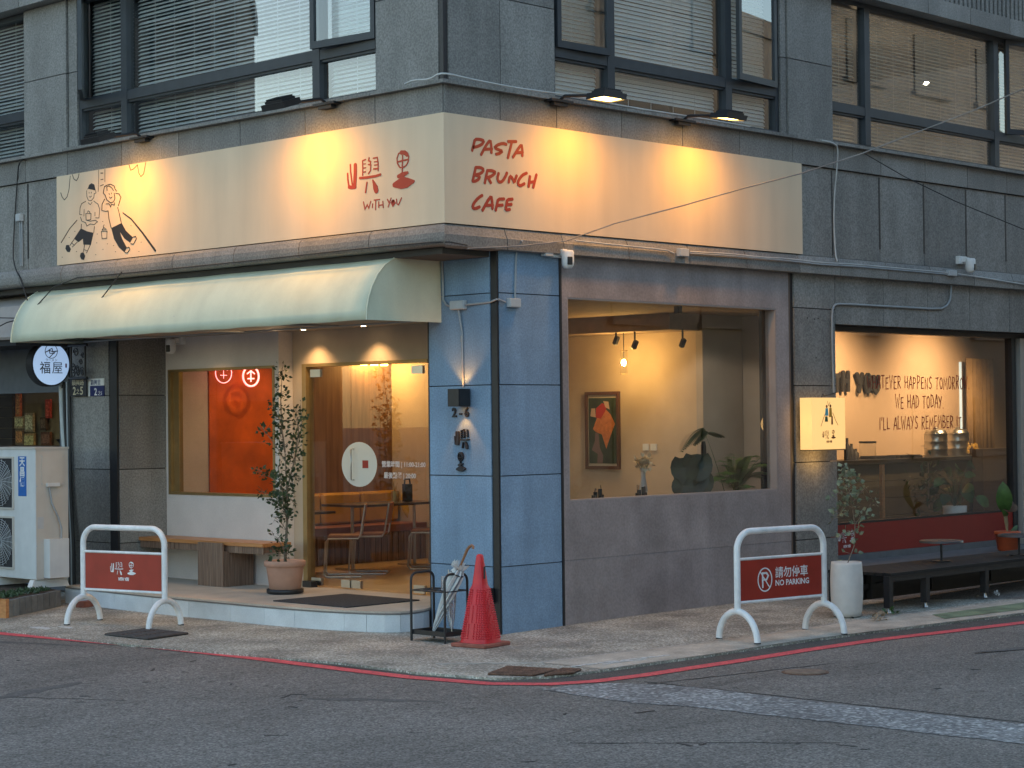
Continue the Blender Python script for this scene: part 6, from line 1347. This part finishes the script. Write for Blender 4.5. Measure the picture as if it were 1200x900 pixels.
# air conditioner outdoor unit
AC = thing('air_conditioner_unit', 'tall beige outdoor air conditioner unit with two fans at the left edge', 'air conditioner', (-.3, 6.6, .28)); ax, ay, d_, w_, z0_, z1_ = -.50, 6.13, .42, 1.12, .30, 1.775
ACM = mat('beige_painted_steel', (.50, .47, .42), .5, n=.06, ns=5, stain=.06); ACF = mat('pale_painted_steel', (.58, .60, .60), .5, n=.04, stain=.05)
box('casing', ACM, AC, ax+.004, ax+d_, ay, ay+w_, z0_, z1_-.012); box('front_panel', ACF, AC, ax-.004, ax+.003, ay+.001, ay+w_, z0_+.005, z1_-.014); box('lid', ACM, AC, ax-.012, ax+d_+.01, ay-.008, ay+w_+.01, z1_-.0119, z1_+.012)
for k in range(2):
    zc = z0_+.40+k*.68; yc = ay+.745; g_ = MB(); hh = .30
    for a in ((yc-hh, yc+hh, zc-hh, zc-hh+.02), (yc-hh, yc+hh, zc+hh-.02, zc+hh), (yc-hh, yc-hh+.02, zc-hh+.02, zc+hh-.02), (yc+hh-.02, yc+hh, zc-hh+.02, zc+hh-.02)): g_.box(ax-.022, ax-.0041, *a)
    gf = g_.build('fan_guard', ACM, AC); box('fan_recess', GROUT, gf, ax-.0075, ax-.0043, yc-hh+.02, yc+hh-.02, zc-hh+.02, zc+hh-.02)
    w2 = MB()
    for r_ in [.04+.028*i for i in range(9)]: w2.tube([(ax-.02, yc+r_*math.cos(t*math.pi/14), zc+r_*math.sin(t*math.pi/14)) for t in range(28)], .0028, 4, closed=True)
    for t in range(24): w2.tube([(ax-.018, yc+.04*math.cos(t*math.pi/12), zc+.04*math.sin(t*math.pi/12)), (ax-.018, yc+.28*math.cos(t*math.pi/12+.5), zc+.28*math.sin(t*math.pi/12+.5))], .0028, 4)
    w2.build('wire_grille', GPL, gf, kind='stuff')
p = P(26.5, 547, 'x', ax); box('blue_label', mat('blue_label', (.01, .12, .42), .4), AC, ax-.006, ax-.0041, p.y-.085, p.y+.085, 1.235, 1.685); q2 = text('lettering', '天\n昌\n備', .115, (ax-.0065, p.y, 1.585), -Y, Z, WPL, AC, .0006, bold=.003)
a_ = P(48, 533, 'y', ay); b_ = P(74, 568, 'y', ay); box('access_panel', ACM, AC, a_.x, b_.x, ay-.008, ay-.0005, b_.z, a_.z); h1_ = P(59, 569, 'y', ay); box('valve_cover', ACF, AC, h1_.x-.06, h1_.x+.10, ay-.04, ay-.0081, h1_.z-.01, h1_.z+.03)
for (u, v) in ((49, 535), (73, 535), (49, 567), (73, 567), (43, 570), (43, 640)): p = P(u, v, 'y', ay); box('screw', GPL, AC, p.x-.006, p.x+.006, ay-.011, ay-.0005, p.z-.006, p.z+.006)
box('rating_plate', GPL, AC, P(44, 606, 'y', ay).x, P(51, 606, 'y', ay).x, ay-.003, ay-.0005, P(45, 620, 'y', ay).z, P(45, 606, 'y', ay).z)
a_ = P(57, 632, 'y', ay-.1); b_ = P(80, 676, 'y', ay-.1); box('pipe_cover', ACF, AC, a_.x+.0, b_.x, ay-.12, ay-.0005, b_.z, a_.z)
MB().tube([P(58, 571, 'y', ay-.02), P(61, 590, 'y', ay-.03), P(68, 605, 'y', ay-.04), P(72, 618, 'y', ay-.05), P(72, 632, 'y', ay-.06)], .012, 7).build('flex_conduit', CONDUIT, AC)
for k in range(2): b_ = MB(); b_.prism([(0, 0), (.5, 0), (.46, .09), (.04, .09)], (ax-.05, ay+.03+k*.75, .205), X, Z, Y, .09); b_.build('foot_block', WPL, AC)
world_children(AC)
PLT = thing('brick_planter', 'low planter edged with grey bricks and a timber end under the air conditioner', 'planter', (-.9, 6, 0)); pa = Vector((-1.40, 5.28, 0)); pb_ = Vector((-.30, 5.95, 0)); dv = (pb_-pa).normalized(); nv = Vector((-dv.y, dv.x, 0)); L_ = (pb_-pa).length
for i in range(9):
    b_ = MB(); c_ = pa+dv*(L_*(i+.5)/9)+nv*.05+Z*.09; b_.obox(c_+Z*random.uniform(-.004, .004), dv, nv, Z, L_/18-.005, .05, .092); b_.build('brick', mat('grey_brick', (.16, .17, .17), .9, n=.2, ns=12, rnd=.15, bump=.4), PLT)
b_ = MB(); c_ = pa-dv*.02+Vector((-.25, .75, .10)); b_.obox(c_, Vector((-.35, 1, 0)), Vector((1, .35, 0)), Z, .8, .025, .10); b_.build('timber_edge', WOODO, PLT)
b_ = MB(); b_.add([pa+Z*.185+nv*.05, pb_+Z*.185+nv*.05, pb_+Vector((.6, 2.5, .185)), pa+Vector((-.45, 2.5, .185))], [(0, 1, 2, 3)]); b_.build('soil', SOIL, PLT); mb = MB()
for k in range(420): c_ = pa.lerp(pb_, random.uniform(-.05, 1))+nv*random.uniform(.08, .45)+Z*.19; leaf_faces(mb, c_, rv()+Z*.6, X, .05, .035)
mb.build('moss', LEAFD, PLT)['kind'] = 'stuff'; world_children(PLT)
for k, (u, v, lab) in enumerate(((101, 708, 'loose red brick lying nearer the planter behind the left barrier'), (114, 706, 'loose red brick resting against the step behind the left barrier'))):
    p = P(u, v, 'z', .03); b_ = MB(); b_.obox((p.x, p.y, .033), Vector((1, .3-k*.8, 0)), Vector((-.3+k*.8, 1, 0)), Z, .11, .055, .032); top(b_.build('loose_brick', mat('red_brick', (.24, .08, .05), .9, n=.3, ns=12)), lab, 'brick')

# ================================================================== THE STREETS BEHIND THE CAMERA (seen in the panes)
def block(name, lab, x0, x1, y0, y1, h, c1, fx, fy, seed, turn=0):
    t = thing(name, lab, 'building', (x1, y0, 0)); R = random.Random(seed); wm = mat('facade_%d' % seed, c1, .85, n=.12, ns=1, stain=.1); wg = mat('dark_pane', (.03, .035, .04), .45, spec=.3)
    box('wall', wm, t, x0, x1, y0, y1, -.05, h); box('parapet', wm, t, x0-.1, x1+.1, y0-.1, y1+.1, h+.001, h+.5)
    z = 1.0
    while z < h-2:
        s = 0
        if fx is not None:
            y = y0+1
            while y < y1-2: box('window', wg, t, fx-.05, fx+.05, y, y+1.6, z, z+1.5); box('window_sill', wm, t, fx-.14, fx+.14, y-.1, y+1.7, z-.12, z-.001); y += 3.1
        if fy is not None:
            x = x0+1
            while x < x1-2: box('window', wg, t, x, x+1.6, fy-.05, fy+.05, z, z+1.5); box('window_sill', wm, t, x-.1, x+1.7, fy-.14, fy+.14, z-.12, z-.001); x += 3.1
        z += 3.2
    world_children(t); t.rotation_euler.z = rad(turn)
block('apartment_block', 'plain apartment block across the side street, seen only as a reflection', -3, 70, -30, -15, 13, (.085, .088, .09), None, -15, 31)
block('apartment_block', 'brown apartment block far along the left street, seen only as a reflection', -27, -13, 20.2, 44, 13, (.19, .15, .13), -13, None, 32, -50)
block('apartment_block', 'pale apartment block behind the crossing, seen only as a reflection', -40, -24, -34, -16, 10, (.34, .32, .30), -24, -16, 33)
block('apartment_block', 'grey house behind the neighbouring shop, hidden from the front', 1.1, 12, 13.2, 40, 12, (.26, .26, .27), None, None, 34)
world_children(NB)
bpy.context.view_layer.update()

# glowing pink rounds added to stand in for neon reflections in the entrance window
NEO_REFL = emis('pink_reflection_glow', (1, .20, .20), 1.1)
for k, (u, v, lab) in enumerate(((294, 441, 'bright pink neon reflection built as a glowing round in the entrance window'), (262, 437, 'faint pink neon reflection built as a glowing round left of the bright one'))):
    c_ = P(u, v, 'y', 6.5); t = thing('neon_reflection', lab, 'neon reflection', c_); mb = MB(); r_ = .125
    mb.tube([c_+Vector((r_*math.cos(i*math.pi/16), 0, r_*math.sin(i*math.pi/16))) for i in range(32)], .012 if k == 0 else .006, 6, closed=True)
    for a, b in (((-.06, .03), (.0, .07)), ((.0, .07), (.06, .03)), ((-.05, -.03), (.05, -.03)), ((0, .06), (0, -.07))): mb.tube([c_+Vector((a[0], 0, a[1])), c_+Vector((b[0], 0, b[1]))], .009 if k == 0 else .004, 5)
    mb.build('reflection_tube', NEO_REFL, t); MB().tube([c_+Z*r_, Vector((c_.x, c_.y, 3.25))], .003, 4).build('cord', BLACK, t); world_children(t)
